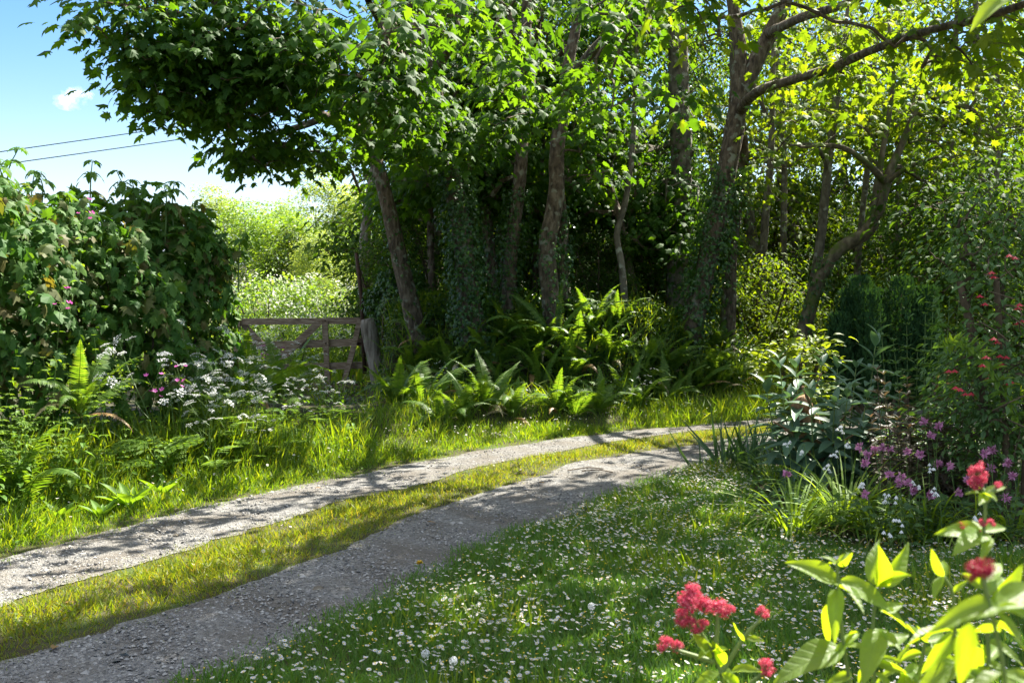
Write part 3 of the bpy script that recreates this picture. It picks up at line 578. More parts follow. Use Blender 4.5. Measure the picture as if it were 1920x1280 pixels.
make_tree('sycamore_tree', 'tree standing outside the view, its crown shading the daisy lawn', 'tree', [(2450, 900, 6.5, .3), (2430, 500, 6.5, .26), (2400, 0, 6.5, .22), (2350, -500, 6.5, .16), (2300, -1000, 6.8, .1), (2200, -1500, 7, .05)], [[(2400, -100, 6.5, .14), (2100, -400, 6.2, .1), (1800, -700, 5.6, .05)]], CS[m1], M['bark'], M['sycamore'], T_SYC, .17, 9, 12, spreadr=.18, attach=.3)
make_tree('sycamore_tree', 'tall tree behind the garden bed shading the shrubs', 'tree', [(2080, 640, 12.5, .3), (2070, 300, 12.5, .26), (2050, -100, 12.5, .2), (2020, -500, 12.3, .14), (2000, -900, 12, .06)], [[(2055, -120, 12.5, .12), (1850, -300, 11.4, .08), (1600, -420, 10, .04)]], CS[~m1], M['bark'], M['sycamore'], T_SYC, .17, 9, 13, spreadr=.24, attach=.3)

for k, (px, d, r0, lean, lab) in enumerate([(815, 17, .075, -25, 'thin dark stem between the leaning and ivied trunks'), (1003, 18, .08, 12, 'thin shaded stem glimpsed between the slender and bent trunks'), (948, 17.5, .09, -8, 'dark brown stem close behind the straight slender sycamore'), (1425, 18.5, .09, 25, 'thin straight stem just beyond the stoutest sycamore'),
                                             (1475, 20, .08, -18, 'slim leaning stem among the bright leaves beyond the lane bend'), (1600, 18, .07, 40, 'thin stem forking between the slim pale trunk and the curved one'), (1760, 19, .09, 30, 'slim trunk high among the yellow leaves above the conifer'), (1690, 17.5, .06, -20, 'thin pale pole behind the swan-necked trunk'), (1850, 18, .1, 22, 'slim trunk above the fuchsia among the bright leaves')]):
    st = [(px, 640, d, r0 * 1.2), (px + lean * .3, 450, d, r0), (px + lean * .6 + 6, 280, d, r0 * .85), (px + lean, 120, d, r0 * .65), (px + lean * 1.3, -80, d, r0 * .4)]
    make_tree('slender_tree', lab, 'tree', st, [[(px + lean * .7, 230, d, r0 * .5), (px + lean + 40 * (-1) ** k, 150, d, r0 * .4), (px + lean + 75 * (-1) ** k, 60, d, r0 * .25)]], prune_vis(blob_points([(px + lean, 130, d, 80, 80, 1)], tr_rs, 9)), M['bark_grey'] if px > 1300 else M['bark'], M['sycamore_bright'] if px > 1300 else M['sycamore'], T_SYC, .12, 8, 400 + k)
# woodland behind the copse: three kinds built once, then copied
def wood_tree(px, d, label, seed, leafmat):
    rsd = np.random.default_rng(seed); X0 = (px - 960) / F * d; f = lambda z: HZ - F * (z - CH) / d; low = rsd.uniform(.7, 1.4); top = rsd.uniform(8.5, 10.5); rx = rsd.uniform(2.3, 3.0)
    tr = [(px, f(float(ground_z(X0, d))), d, .2), (px + rsd.uniform(-15, 15), f(2.5), d, .16), (px + rsd.uniform(-35, 35), f(5), d, .11), (px + rsd.uniform(-45, 45), f(top - 1), d, .04)]
    C = []
    for k in range(26):
        z = low + (top - low) * ((k + .5) / 26) ** 1.25; a = rsd.uniform(0, 6.28); r = rx * (.55 + .45 * math.sin(math.pi * min(1, (k + 5) / 28)))
        C.append(high_points((X0 + math.cos(a) * r * .6, d + math.sin(a) * r * .6, z), (r * .5, r * .5, .42), 30, rsd))
    C = np.vstack(C); C = C[C[:, 1] > 16.5]; C = sun_prune(C, .93, .5, rsd)
    if px < 1100: C = C[topx(C)[0] > 705]
    make_tree('woodland_tree', label, 'tree', tr, [], C, M['bark_grey'], leafmat, T_OVAL, .15, 12, seed, 'woodland trees behind the bank', attach=.12, spreadr=.28, tw=.005)
def gp(px, d): return (px - 960) / F * d, d
wl_ = []
for px, d, lab in [(690, 21, 'woodland tree whose leaves hang beside the leaning trunk against the sky'), (800, 19.5, 'dark woodland tree filling the gap between leaning and ivied trunks'),
                   (2060, 21, 'sunlit woodland tree at the top of the garden behind the red-flowered shrub'), (1000, 21, 'shadowed woodland tree seen between the slender and bent trunks'),
                   (1130, 20.5, 'woodland tree with yellow sunlit leaves behind the twisting sapling'), (1490, 22, 'bright leafy woodland tree behind the slim pale trunk'),
                   (1240, 23, 'dim woodland tree behind the grey upright trunk'), (1400, 21.5, 'woodland tree just behind the fork of the stoutest sycamore'),
                   (1720, 24, 'bright woodland tree behind the swan-necked trunk'), (1600, 26, 'woodland tree standing deep behind the slim pale trunk'),
                   (1850, 19.5, 'dark-bottomed woodland tree behind the conifer'), (1950, 27, 'tall sunlit woodland tree at the back of the garden'),
                   (900, 26, 'deeply shaded woodland tree behind the ivied trunk'), (1330, 28, 'woodland tree far back in the copse behind the stout trunk')]:
    wl_.append((px, d, lab))
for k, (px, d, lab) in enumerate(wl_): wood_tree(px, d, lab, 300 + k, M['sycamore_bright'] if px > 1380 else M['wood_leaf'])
def bush_proto(seed, leafmat, n, lsize, rx, h, name='bush', T=T_OVAL, lper=10, bark=M['twig'], spr=.16, stems=5, droop=.4):
    rsd = np.random.default_rng(seed); d = 10.0; z0 = 0
    f = lambda z: HZ - F * (z - CH) / d
    C = [high_points((0, d, h * .5), (rx * .8, rx * .8, h * .45), n // 3, rsd)]
    for k in range(13):
        u = nrm(rsd.normal(0, 1, 3)) * [rx * .72, rx * .72, h * .36]; C.append(high_points(np.array([0, d, h * .55]) + u, (rx * .36, rx * .36, h * .15), n // 18, rsd))
    C = np.vstack(C); C = C[C[:, 2] > .08]
    pf = lambda x, z, y=d: (960 + F * x / y, HZ - F * (z - CH) / y, y, .02)
    st = lambda a: [pf(.1 * math.cos(a), -.1, d + .1 * math.sin(a)), pf(.3 * rx * math.cos(a), h * .35, d + .3 * rx * math.sin(a)), pf(.55 * rx * math.cos(a), h * .7, d + .55 * rx * math.sin(a))]
    return make_tree(name, '-', 'bush', st(0), [st(k * 6.28 / stems + .4) for k in range(1, stems)], C, bark, leafmat, T, lsize, lper, seed, None, attach=.2, spreadr=spr, tw=.003, droop=droop)
bp_ = [bush_proto(41, M['wood_leaf'], 420, .11, 1.5, 2.9), bush_proto(42, M['wood_leaf'], 420, .1, 1.4, 2.6), bush_proto(43, M['sycamore_bright'], 360, .1, 1.3, 2.2)]
bl = []
for px, d, s, lab in [(730, 18.2, .8, 'dark bush on the bank behind the leaning trunk'), (820, 17.8, .9, 'shaded bush behind the foot of the ivied sycamore'), (1090, 18.5, .8, 'sunlit yellow-green bush glimpsed behind the bent trunk'),
                      (960, 18.5, 1, 'shadowed bush behind the slender stem'), (1160, 19, .9, 'dark bush behind the twisting sapling'), (1420, 17.5, .9, 'bright low bush to the side of the stout trunk by the lane'),
                      (1250, 18.5, 1, 'dark bush at the foot of the grey upright trunk'), (1480, 20, 1, 'bush in the gap behind the slim pale trunk'), (1390, 19.5, .9, 'sun-flecked bush beyond the bend in the lane'),
                      (1640, 20, 1.2, 'dark bush beneath the swan-necked trunk'), (1740, 18, 1.3, 'very dark evergreen bush behind the conifer'), (1530, 17.5, .7, 'sunlit bush around the foot of the swan-necked tree'),
                      (1840, 15, 1.3, 'tall dark bush rising behind the red-flowered shrub'), (1960, 14, 1.4, 'dark bush at the edge behind the red-flowered shrub'), (1700, 14.5, .9, 'shadowed bush between the conifer and the red-flowered shrub'), (1120, 16.4, .5, 'small leafy bush on the bank crest by the leaning mossy tree')]:
    x, y = gp(px, d); bl.append((x, y, float(ground_z(x, y)) - .05, lab, s))
for px, d, lab in [(1400, 24, 'tall bush closing the gap beyond the lane bend'), (1470, 25, 'tall bush in the far gap behind the slim pale trunk'), (1545, 24, 'tall bush behind the foot of the curved mossy tree'), (1620, 26, 'tall bush filling the back of the garden behind the mossy tree'), (1700, 24.5, 'tall bush above and behind the conifer'), (1780, 23, 'tall bush at the back between conifer and fuchsia'), (1860, 22, 'tall bush behind the fuchsia top'), (1310, 25, 'tall dark bush behind the stoutest trunk'), (1180, 25, 'tall dark bush behind the mossy leaning tree'), (1060, 24, 'tall dark bush behind the bent trunk'), (900, 24, 'tall dark bush deep behind the ivied trunk'), (790, 23, 'tall dark bush behind the leaning trunk')]:
    x, y = gp(px, d); bl.append((x, y, float(ground_z(x, y)) - .05, lab, 1.75))
spread(bp_, bl, 'bush', 'bushes under the woodland trees', tr_rs, .95, 1.05, 3)

# sunlit trees beyond the gate
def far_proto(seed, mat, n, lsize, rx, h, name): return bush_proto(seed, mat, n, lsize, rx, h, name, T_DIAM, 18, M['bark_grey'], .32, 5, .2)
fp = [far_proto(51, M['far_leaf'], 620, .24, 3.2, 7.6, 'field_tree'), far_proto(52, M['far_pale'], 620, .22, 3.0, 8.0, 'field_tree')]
fl = []
for px, d, s, lab in [(455, 62, 1.0, 'sunlit yellow-green tree beside the hedge end beyond the gate'), (400, 70, 1.05, 'pale bushy tree rising past the end of the hedge'), (520, 72, 1.05, 'sunlit tree with a rounded top above the maple'),
                      (590, 78, 1.2, 'tallest pale tree on the slope beyond the gate'), (680, 60, .85, 'sunlit tree beyond the gate next to the leaning trunk'), (660, 76, 1.05, 'pale green tree under the overhanging branches beyond the gate'),
                      (760, 66, .8, 'sunny tree glimpsed behind the leaning trunk'), (610, 48, .55, 'light green shrub between the blossoming bushes and the maple')]:
    x, y = gp(px, d); fl.append((x, y, float(ground_z(x, y)) - .2, lab, s * .95))
spread(fp, fl, 'tree', 'sunlit trees beyond the gate', tr_rs, .97, 1.03, 2)
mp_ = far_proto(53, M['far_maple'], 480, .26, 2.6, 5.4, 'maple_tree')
x, y = gp(560, 56); spread([mp_], [(x, y, float(ground_z(x, y)) - .5, 'deep green domed maple in the middle of the sunlit trees beyond the gate')], 'tree', None, tr_rs, 1, 1, 1)
def hawthorn(px, d, s, lab, seed):
    rsd = np.random.default_rng(seed); h = bush_proto(seed, M['far_leaf'], 260, .12, 1.35, 2.2, 'hawthorn_bush', T_DIAM, 13, M['bark_grey'], .26, 4)
    g = Geo(); n = 900; u = nrm(rsd.normal(0, 1, (n, 3))); u[:, 2] = np.abs(u[:, 2]) * 1.0 - .1; cl = np.sin(u[:, 0] * 6) * np.cos(u[:, 2] * 7 + u[:, 1] * 4) ; u = u[(cl > .0)]
    pos = u * np.array([1.5, 1.5, 1.25]) * rsd.uniform(.85, 1.06, (len(u), 1)) + [0, 0, 1.15]
    g.inst(T_DIAM, pos, rsd.normal(0, 1, (len(u), 3)), nrm(u + [0, 0, .5]), rsd.uniform(.05, .11, len(u))); obj('blossom', g.mesh('blossom', [M['blossom']], (0, 0, 0), False), h)
    x, y = gp(px, d); spread([h], [(x, y, float(ground_z(x, y)) - .1, lab, s)], 'bush', 'blossoming hawthorns beyond the gate', rsd, 1, 1, 1)
hawthorn(602, 25, .98, 'hawthorn white with blossom directly above the gate top rail', 61)
hawthorn(498, 24, .98, 'greener hawthorn with thin blossom nearer the hedge end', 62)
hawthorn(660, 21, .62, 'small leafy hawthorn seen through the gate by the post', 63)
hawthorn(560, 20, .6, 'low hawthorn seen through the middle of the gate', 64)

# ------------------------------------------------------------------ the hedge beside the lane
def build_hedge():
    r = np.random.default_rng(71); A = np.array([-7.6, 3.4]); B = np.array([-3.55, 10.55]); ax = nrm(B - A); nx = np.array([ax[1], -ax[0]]); L = np.linalg.norm(B - A)
    base = np.array([*((A + B) / 2), 0]); root = thing('sycamore_hedge', base, 'tall leafy sycamore hedge beside the lane with upright shoots along its top', 'hedge')
    def surf(n, shell):
        s = r.uniform(0, L + .45, n); th = r.uniform(-.55, 3.3, n)
        end = np.clip((s - L + .5) / .95, 0, 1); k = np.sqrt(np.maximum(0, 1 - end ** 2.4))
        bul = 1 + .12 * np.sin(s * 2.1 + th * 2) + .09 * np.sin(s * 5.3 + 1 + th * 3) + .06 * np.sin(s * 9 - th * 7)
        rad = bul * (1 - shell * r.random(n) ** 1.5); hw = .95 * np.maximum(k, .08); top = 1.32 * (.55 + .45 * k)
        c = A + ax * s[:, None]
        out = np.sign(np.cos(th)) * np.abs(np.cos(th)) ** .7 * hw * rad; z = 1.22 + np.where(np.sin(th) > 0, np.sin(th) ** .75 if False else np.sign(np.sin(th)) * np.abs(np.sin(th)) ** .75, np.sin(th)) * top * rad
        pos = np.stack([c[:, 0] + nx[0] * out, c[:, 1] + nx[1] * out, z], -1)
        N = nrm(np.stack([nx[0] * np.cos(th) + ax[0] * end, nx[1] * np.cos(th) + ax[1] * end, np.sin(th)], -1))
        return pos, N
    pos, N = surf(14000, .42); p2, N2 = surf(5000, .8); pos = np.vstack([pos, p2]); N = np.vstack([N, N2]); n = len(pos)
    Y = nrm(N * .45 + [0, 0, -.75] + r.normal(0, .35, (n, 3))); Z = nrm(N * .75 + [0, 0, .65] + r.normal(0, .38, (n, 3)))
    g = Geo(); g.inst(T_SYC, pos, Y, Z, .145 * r.uniform(.35, 1.1, n)); obj('foliage', g.mesh('foliage', [M['hedge_leaf']], base, False), root)
    p3, N3 = surf(4200, .2); sel = np.sin(p3[:, 0] * 2.7 + p3[:, 2] * 3) > .25; p3 = p3[sel]; N3 = N3[sel]; g = Geo(); g.inst(T_OVAL, p3, nrm(N3 * .6 + [0, 0, -.3] + r.normal(0, .5, p3.shape)), nrm(N3 + r.normal(0, .4, p3.shape)), .075 * r.uniform(.5, 1.2, len(p3))); obj('bramble', g.mesh('bramble', [M['weed']], base, False), root)
    g = Geo()
    for k in range(46):
        s = r.uniform(0, L + .2); c = A + ax * s; p0 = np.array([*(c + nx * r.uniform(-.25, .35)), 0]); p1 = np.array([*(c + nx * r.uniform(-.8, .8)), r.uniform(1.5, 2.5)])
        g.tube(curve([p0, p0 * .6 + p1 * .4 + r.normal(0, .12, 3), p1], 9), np.linspace(.028, .006, 9), 5)
    obj('stems', g.mesh('stems', [M['bark']], base), root)
    # upright shoots
    for k in range(30):
        s = r.uniform(2.6, L + .2); c = A + ax * s + nx * r.uniform(-.5, .75); h = r.uniform(.25, .55); z0 = 2.35 - (.35 if s > L - .4 else 0) + r.uniform(-.08, .1)
        p = curve([[c[0], c[1], z0 - .3], [c[0] + r.normal(0, .02), c[1], z0 + h * .5], [c[0] + r.normal(0, .05), c[1] + r.normal(0, .04), z0 + h]], 8)
        g = Geo(); g.tube(p, np.linspace(.009, .004, 8), 4, 0)
        for f_, sz in ((1, .09), (.78, .13), (.52, .15)):
            q = p[int(f_ * 7)]; a0 = r.uniform(0, 6.28); kk = 4 if f_ == 1 else 4
            for j in range(kk):
                a = a0 + j * 6.28 / kk + r.normal(0, .15); o = np.array([math.cos(a), math.sin(a), 0])
                g.inst(T_SYC, (q + o * .03)[None], (o * .9 + [0, 0, -.28 + r.normal(0, .15)])[None], np.array([[0, 0, 1.0]]) + o * .3, [sz * r.uniform(.8, 1.15)], 1)
        obj('shoot', g.mesh('shoot', [M['stem'], M['hedge_leaf']], base, False), root)
build_hedge()

# ------------------------------------------------------------------ gate, posts, stake, cables
def plank(g, a, b, w, t, rr, m=0, up=None, seg=7):
    a = np.array(a, float); b = np.array(b, float); d = nrm(b - a); n = np.array([0, -1.0, 0]); side = nrm(np.cross(d, n)); n = np.cross(side, d)
    V = []; ts = np.linspace(0, 1, seg)
    bow = rr.normal(0, .006)
    for t_ in ts:
        c = a + (b - a) * t_ + side * bow * math.sin(math.pi * t_); ww = w * (1 + rr.normal(0, .03)); 
        for sx, sz in ((-.5, -.5), (.5, -.5), (.5, .5), (-.5, .5)): V.append(c + side * sx * ww + n * sz * t + rr.normal(0, .002, 3))
    fs = []
    for i in range(seg - 1):
        for k in range(4): fs.append([i * 4 + k, i * 4 + (k + 1) % 4, i * 4 + 4 + (k + 1) % 4, i * 4 + 4 + k])
    fs += [[3, 2, 1, 0], [seg * 4 - 4, seg * 4 - 3, seg * 4 - 2, seg * 4 - 1]]
    g.add(V, np.array(fs), m)
def build_gate():
    r = np.random.default_rng(81); D = 16.5; base = P(570, 740, D)
    root = thing('farm_gate', base, 'weathered wooden farm gate with diagonal braces across the field entrance', 'gate')
    def part(name, p, q, w, t=.03, dy=0.0):
        g = Geo(); a = P(*p, D) + [0, dy, 0]; b = P(*q, D) + [0, dy, 0]; plank(g, a, b, w, t, r); obj(name, g.mesh(name, [M['old_wood']], base, False), root)
    part('rail', (440, 603), (676, 601), .105, .06)
    part('rail', (440, 648), (690, 640), .125)
    part('rail', (440, 694), (692, 684), .12)
    part('rail', (440, 728), (694, 721), .11)
    part('upright', (610, 601), (617, 738), .09, .04, -.04)
    part('upright', (446, 596), (446, 742), .10, .06, -.05)
    part('brace', (600, 604), (470, 724), .12, .04, -.085)
    part('brace', (452, 604), (560, 724), .10, .04, .04)
    part('brace', (676, 600), (640, 738), .085, .05, -.09)
    for (x, y) in ((612, 601), (613, 643), (615, 689)):
        g = Geo(); c = P(x, y, D) + [0, -.10, 0]; g.tube([c, c + [0, -.02, 0]], .014, 8, 0, cap=True); obj('bolt', g.mesh('bolt', [M['iron']], base), root)
    for y in (644, 718):
        g = Geo(); plank(g, P(668, y, D) + [0, -.075, 0], P(706, y - 1, D) + [0, -.075, 0], .045, .012, r); obj('hinge', g.mesh('hinge', [M['iron']], base, False), root)
build_gate()
def post(name, label, px, pys, d, rad, lean, seed, sides=10):
    r = np.random.default_rng(seed); x, y = gp(px, d); z0 = float(ground_z(x, y)); top = P(px + lean, pys, d); b = np.array([x, y, z0 - .2]); n = 12
    pts = b + (top - b) * np.linspace(0, 1, n)[:, None] + r.normal(0, .004, (n, 3)); rr = rad * (1 - .12 * np.linspace(0, 1, n)); rr[-1] *= .82
    g = Geo(); g.tube(pts, rr, sides, 0, cap=True, bump=.06, rs=r); t = obj(name, g.mesh(name, [M['post_wood']], b), None, b); tag(t, label, 'post', 'posts at the gate'); return t
post('gate_post', 'thick leaning timber gate post with a pale split face', 712, 598, 15.6, .14, -24, 82)
post('gate_post', 'narrow grey stake standing in ferns beside the thick gate post', 731, 648, 15.7, .05, -6, 83, 7)
post('gate_post', 'slanting timber propped against the thick gate post', 726, 600, 16.35, .06, -22, 86, 7)
r_ = np.random.default_rng(84); b_ = P(684, 700, 16.4); g = Geo(); g.tube(np.array([b_, P(678, 560, 16.4), P(668, 474, 16.4)]), [.035, .033, .03], 6, 0, cap=True)
tag(obj('iron_stake', g.mesh('iron_stake', [M['iron']], b_), None, b_), 'rusty dark stake poking above the ivy mound by the gate', 'stake')
def cable(a, b, label):
    a = np.array(a); b = np.array(b); t = np.linspace(0, 1, 40)[:, None]; p = a + (b - a) * t; p[:, 2] -= .12 * np.sin(math.pi * t[:, 0])
    g = Geo(); g.tube(p, .016, 5); tag(obj('overhead_cable', g.mesh('overhead_cable', [M['cable']], a), None, a), label, 'cable', 'overhead cables')
a1, a2 = P(20, 275, 30), P(365, 226, 33); d1 = a2 - a1
cable(a1 - d1 * 2.5, a2 + d1 * 3, 'upper of two cables crossing the sky above the hedge')
a1, a2 = P(50, 295, 30), P(370, 250, 33); d1 = a2 - a1
cable(a1 - d1 * 2.5, a2 + d1 * 3, 'lower of two cables crossing the sky above the hedge')

# ivy mound over the end of the bank by the gate
def ivy_mound():
    r = np.random.default_rng(85); c = P(742, 572, 16.3); base = np.array([c[0], c[1], 0]); root = thing('ivy_mound', base, 'dark mound of ivy over the bank end beside the gate post', 'ivy')
    n = 5200; u = nrm(r.normal(0, 1, (n, 3))); bul = 1 + .15 * np.sin(u[:, 0] * 7 + u[:, 2] * 5) + .1 * np.sin(u[:, 1] * 11)
    pos = c + [0, .2, -.1] + u * np.array([.5, .55, .7]) * (bul * r.uniform(.75, 1.05, n))[:, None]; pos = pos[pos[:, 2] > .15]; u = nrm(pos - c)
    g = Geo(); g.inst(T_IVY, pos, nrm(u * .4 + [0, 0, -1] + r.normal(0, .4, pos.shape)), nrm(u + r.normal(0, .35, pos.shape)), .07 * r.uniform(.6, 1.2, len(pos))); obj('foliage', g.mesh('foliage', [M['ivy']], base, False), root)
    g = Geo()
    for k in range(9):
        a = k * .7; g.tube(curve([base + [.2 * math.cos(a), .2 * math.sin(a), 0], c + [.35 * math.cos(a), .4 * math.sin(a), -.3], c + [.1 * math.cos(a), .1, .5]], 8), np.linspace(.03, .008, 8), 5)
    obj('stems', g.mesh('stems', [M['bark']], base), root)
ivy_mound()

# ------------------------------------------------------------------ ferns
def frond_mesh(r, L=1.0, width=.16, pairs=26, a0=1.25, a1=-.35, broad=False, mat='fern'):
    g = Geo(); n = 26; t = np.linspace(0, 1, n); ang = a0 + (a1 - a0) * t ** 1.5; ds = L / (n - 1)
    y = np.concatenate([[0], np.cumsum(np.cos(ang[:-1]) * ds)]); z = np.concatenate([[0], np.cumsum(np.sin(ang[:-1]) * ds)]); tw = r.normal(0, .06); x = tw * t ** 2
    pts = np.stack([x, y, z], -1); g.tube(pts, np.linspace(.006, .0015, n), 3, 0)
    s = np.linspace(.10, .985, pairs); 
    prof = (np.minimum(1, (s - .02) / .30) ** .8) * (1 - ((s - .35).clip(0) / .66) ** 1.7) if not broad else (1 - s) ** .8 * 1.1
    c = np.stack([np.interp(s, t, x), np.interp(s, t, y), np.interp(s, t, z)], -1); an = np.interp(s, t, ang)
    T = np.stack([0 * an, np.cos(an), np.sin(an)], -1); Nn = np.stack([0 * an, -np.sin(an), np.cos(an)], -1)
    sp = L * .9 / pairs
    for sd in (-1, 1):
        Y = nrm(np.array([sd, 0, 0]) * 1.0 + T * (.34 + r.normal(0, .06, (pairs, 1))) - Nn * (.16 + r.normal(0, .1, (pairs, 1)))); ln = width * np.maximum(prof, .06) * L * r.uniform(.9, 1.08, pairs)
        X = nrm(np.cross(Y, Nn)); Zc = np.cross(X, Y)
        # serrated pinna: 5 stations
        st = np.array([0, .18, .42, .7, 1.0]); wd = np.array([.35, 1, .85, .5, 0]) * sp * (.62 if not broad else .9)
        V = []
        for q, w_ in zip(st, wd):
            m_ = c + Y * (ln * q)[:, None] - Zc * (.18 * ln * q * q)[:, None]
            V += [m_ - X * w_, m_ + Zc * w_ * .0, m_ + X * w_]
        V = np.stack(V, 1); k = V.shape[1]; off = (np.arange(pairs) * k)[:, None, None]; f = []
        for i in range(4): f += [[i * 3, i * 3 + 1, i * 3 + 4, i * 3 + 3], [i * 3 + 1, i * 3 + 2, i * 3 + 5, i * 3 + 4]]
        g.add(V.reshape(-1, 3), (np.array(f)[None] + off).reshape(-1, 4), 0)
    return g.mesh('frond', [M[mat]], (0, 0, 0), False)
fr = np.random.default_rng(91)
FROND = [frond_mesh(fr, 1, w_, 34, a0, a1) for a0, a1, w_ in ((1.3, .1, .13), (1.25, -.4, .14), (1.15, -.7, .15), (1.4, .5, .12), (1.05, -.3, .13), (1.35, -.2, .11), (1.2, -1.0, .14))]
DEADF = [frond_mesh(fr, 1, .10, 30, .5, -1.0, mat='dead_leaf'), frond_mesh(fr, 1, .09, 30, .75, -1.5, mat='straw')]
def fern_proto(n, seed):
    r = np.random.default_rng(seed); root = obj('fern', None)
    for k in range(n):
        a = k * 2.399 + r.normal(0, .2); o = obj('frond', FROND[r.integers(0, 7)], root, (0.04 * math.cos(a), .04 * math.sin(a), 0), (R(r.normal(0, 11)), R(r.normal(0, 10)), a), r.uniform(.55, 1.12))
    for k in range(2): tag(obj('frond', DEADF[k], root, (0, 0, 0), (0, R(r.normal(0, 8)), r.uniform(0, 6.28)), r.uniform(.5, .8)), 'withered brown frond')
    return root
FP = [fern_proto(13, 92), fern_proto(15, 93), fern_proto(10, 94), fern_proto(12, 95)]
def bank(px, py, d): p = P(px, py, d); return p
FS = []
for px, py, s, lab in [(800, 760, 1.15, 'tall fern at the toe of the bank beside the cow parsley near the gate'), (770, 700, 1.0, 'shaded fern low on the bank against the gate post stake'), (860, 730, 1.1, 'dark fern under the ivied sycamore'),
                       (930, 700, 1.15, 'fern half way up the bank catching the sun below the straight slender stem'), (985, 660, 1.15, 'brightest sunlit fern in the middle of the bank'), (1040, 650, 1.1, 'glowing yellow-green fern directly below the bent trunk'),
                       (1010, 745, 1.05, 'pale silvery fern at the foot of the bank over the grass'), (1090, 700, 1.15, 'arching fern spreading to the side of the brightest one'), (1080, 780, .85, 'low pale fern spilling on the grass verge at the bank toe'),
                       (1150, 690, 1.1, 'fern in half shade below the twisting sapling'), (1170, 765, 1.0, 'dark fern at the bank toe where brown stalks show'), (1160, 610, .95, 'upright fern on the crest by the twisting sapling'),
                       (1230, 690, 1.0, 'deeply shaded fern below the grey upright trunk'), (1240, 760, .95, 'shaded fern low down near the lane bend'), (905, 620, .9, 'small fern near the crest beside the ivied trunk foot'),
                       (960, 780, .8, 'broad low fern by the white flowers at the bank toe'), (1310, 730, 1.0, 'fern below the stoutest sycamore'), (1350, 735, 1.05, 'sunlit rounded fern beside the lane bend'),
                       (1385, 720, .95, 'second sunlit fern at the lane bend, next to the garden shrubs'), (1345, 660, .8, 'light fern on the bank shoulder behind the rounded one'), (850, 560, .8, 'dim fern on the crest behind the ivied trunk'),
                       (1115, 620, .95, 'fern on the crest behind the arching one'), (880, 790, .75, 'little fern in long grass in front of the dark fern'), (1275, 640, .8, 'dim fern on the crest at the foot of the stout trunk'),
                       (830, 792, .8, 'small bright fern on the grass in front of the tall fern by the cow parsley'), (915, 770, .95, 'pale fern half hidden by white umbels at the bank toe'), (1045, 775, .8, 'low silvery fern next to the pale silvery one'), (1120, 770, .85, 'spreading green fern at the bank toe below the arching one'), (1200, 770, .8, 'little fern in sun at the edge of the far grass verge'),
                       (745, 760, .85, 'dark fern right against the thick gate post'), (1285, 755, .8, 'low fern at the toe below the stoutest sycamore'), (880, 690, .95, 'fern on the bank face under the trailing ivy'), (1020, 600, .9, 'backlit fern at the very foot of the bent trunk'), (1065, 720, .9, 'fern tucked between the brightest fern and the arching one'), (1000, 700, .95, 'fern with curling tips on the middle of the bank face'), (940, 740, .85, 'low fern under the curling-tipped one'), (820, 690, .9, 'fern on the bank face behind the tall fern by the cow parsley'), (1135, 650, .9, 'fern high on the bank face below the sapling foot'),
                       (1200, 720, .9, 'fern in the dark gap below the mossy leaning tree'), (1060, 600, .85, 'fern on the crest directly behind the bent trunk foot'), (900, 660, .85, 'fern just under the ivied trunk foot'), (1255, 700, .85, 'half hidden fern where the bank bends to the lane'), (980, 610, .8, 'crest fern beside the straight slender stem'), (785, 640, .85, 'crest fern against the leaning trunk foot'), (1330, 690, .85, 'fern on the shaded shoulder by the stout trunk base'), (950, 640, .9, 'yellow-tipped fern between the ivied trunk foot and the brightest fern')]:
    # find the ground point along this line of sight
    ds = np.linspace(11, 19, 400); q = np.array([P(px, py, d) for d in ds]); h = q[:, 2] - ground_z(q[:, 0], q[:, 1]) ; i = int(np.argmax(h < 0)) if (h < 0).any() else 220
    p = q[i]; FS.append((p[0], p[1], p[2] - .03, lab, s * .88))
for px, d, s, lab in [(150, 7.9, .75, 'fern with sun-bleached fronds growing out of the verge below the hedge'), (470, 11.2, 1.1, 'dark fern behind the cow parsley in front of the gate'), (420, 10.8, 1.0, 'fern under the end of the hedge'), (530, 12.2, 1.05, 'fern in front of the gate under the white umbels'), (60, 7.2, .8, 'fern among weeds at the edge of the hedge foot'), (360, 10.0, .9, 'shaded fern below the dark side of the hedge')]:
    x, y = gp(px, d); FS.append((x, y, float(ground_z(x, y)) + (.55 if d < 8 and px > 100 else .02), lab, s))
spread(FP, FS, 'fern', 'ferns', fr, .93, 1.07, 8)

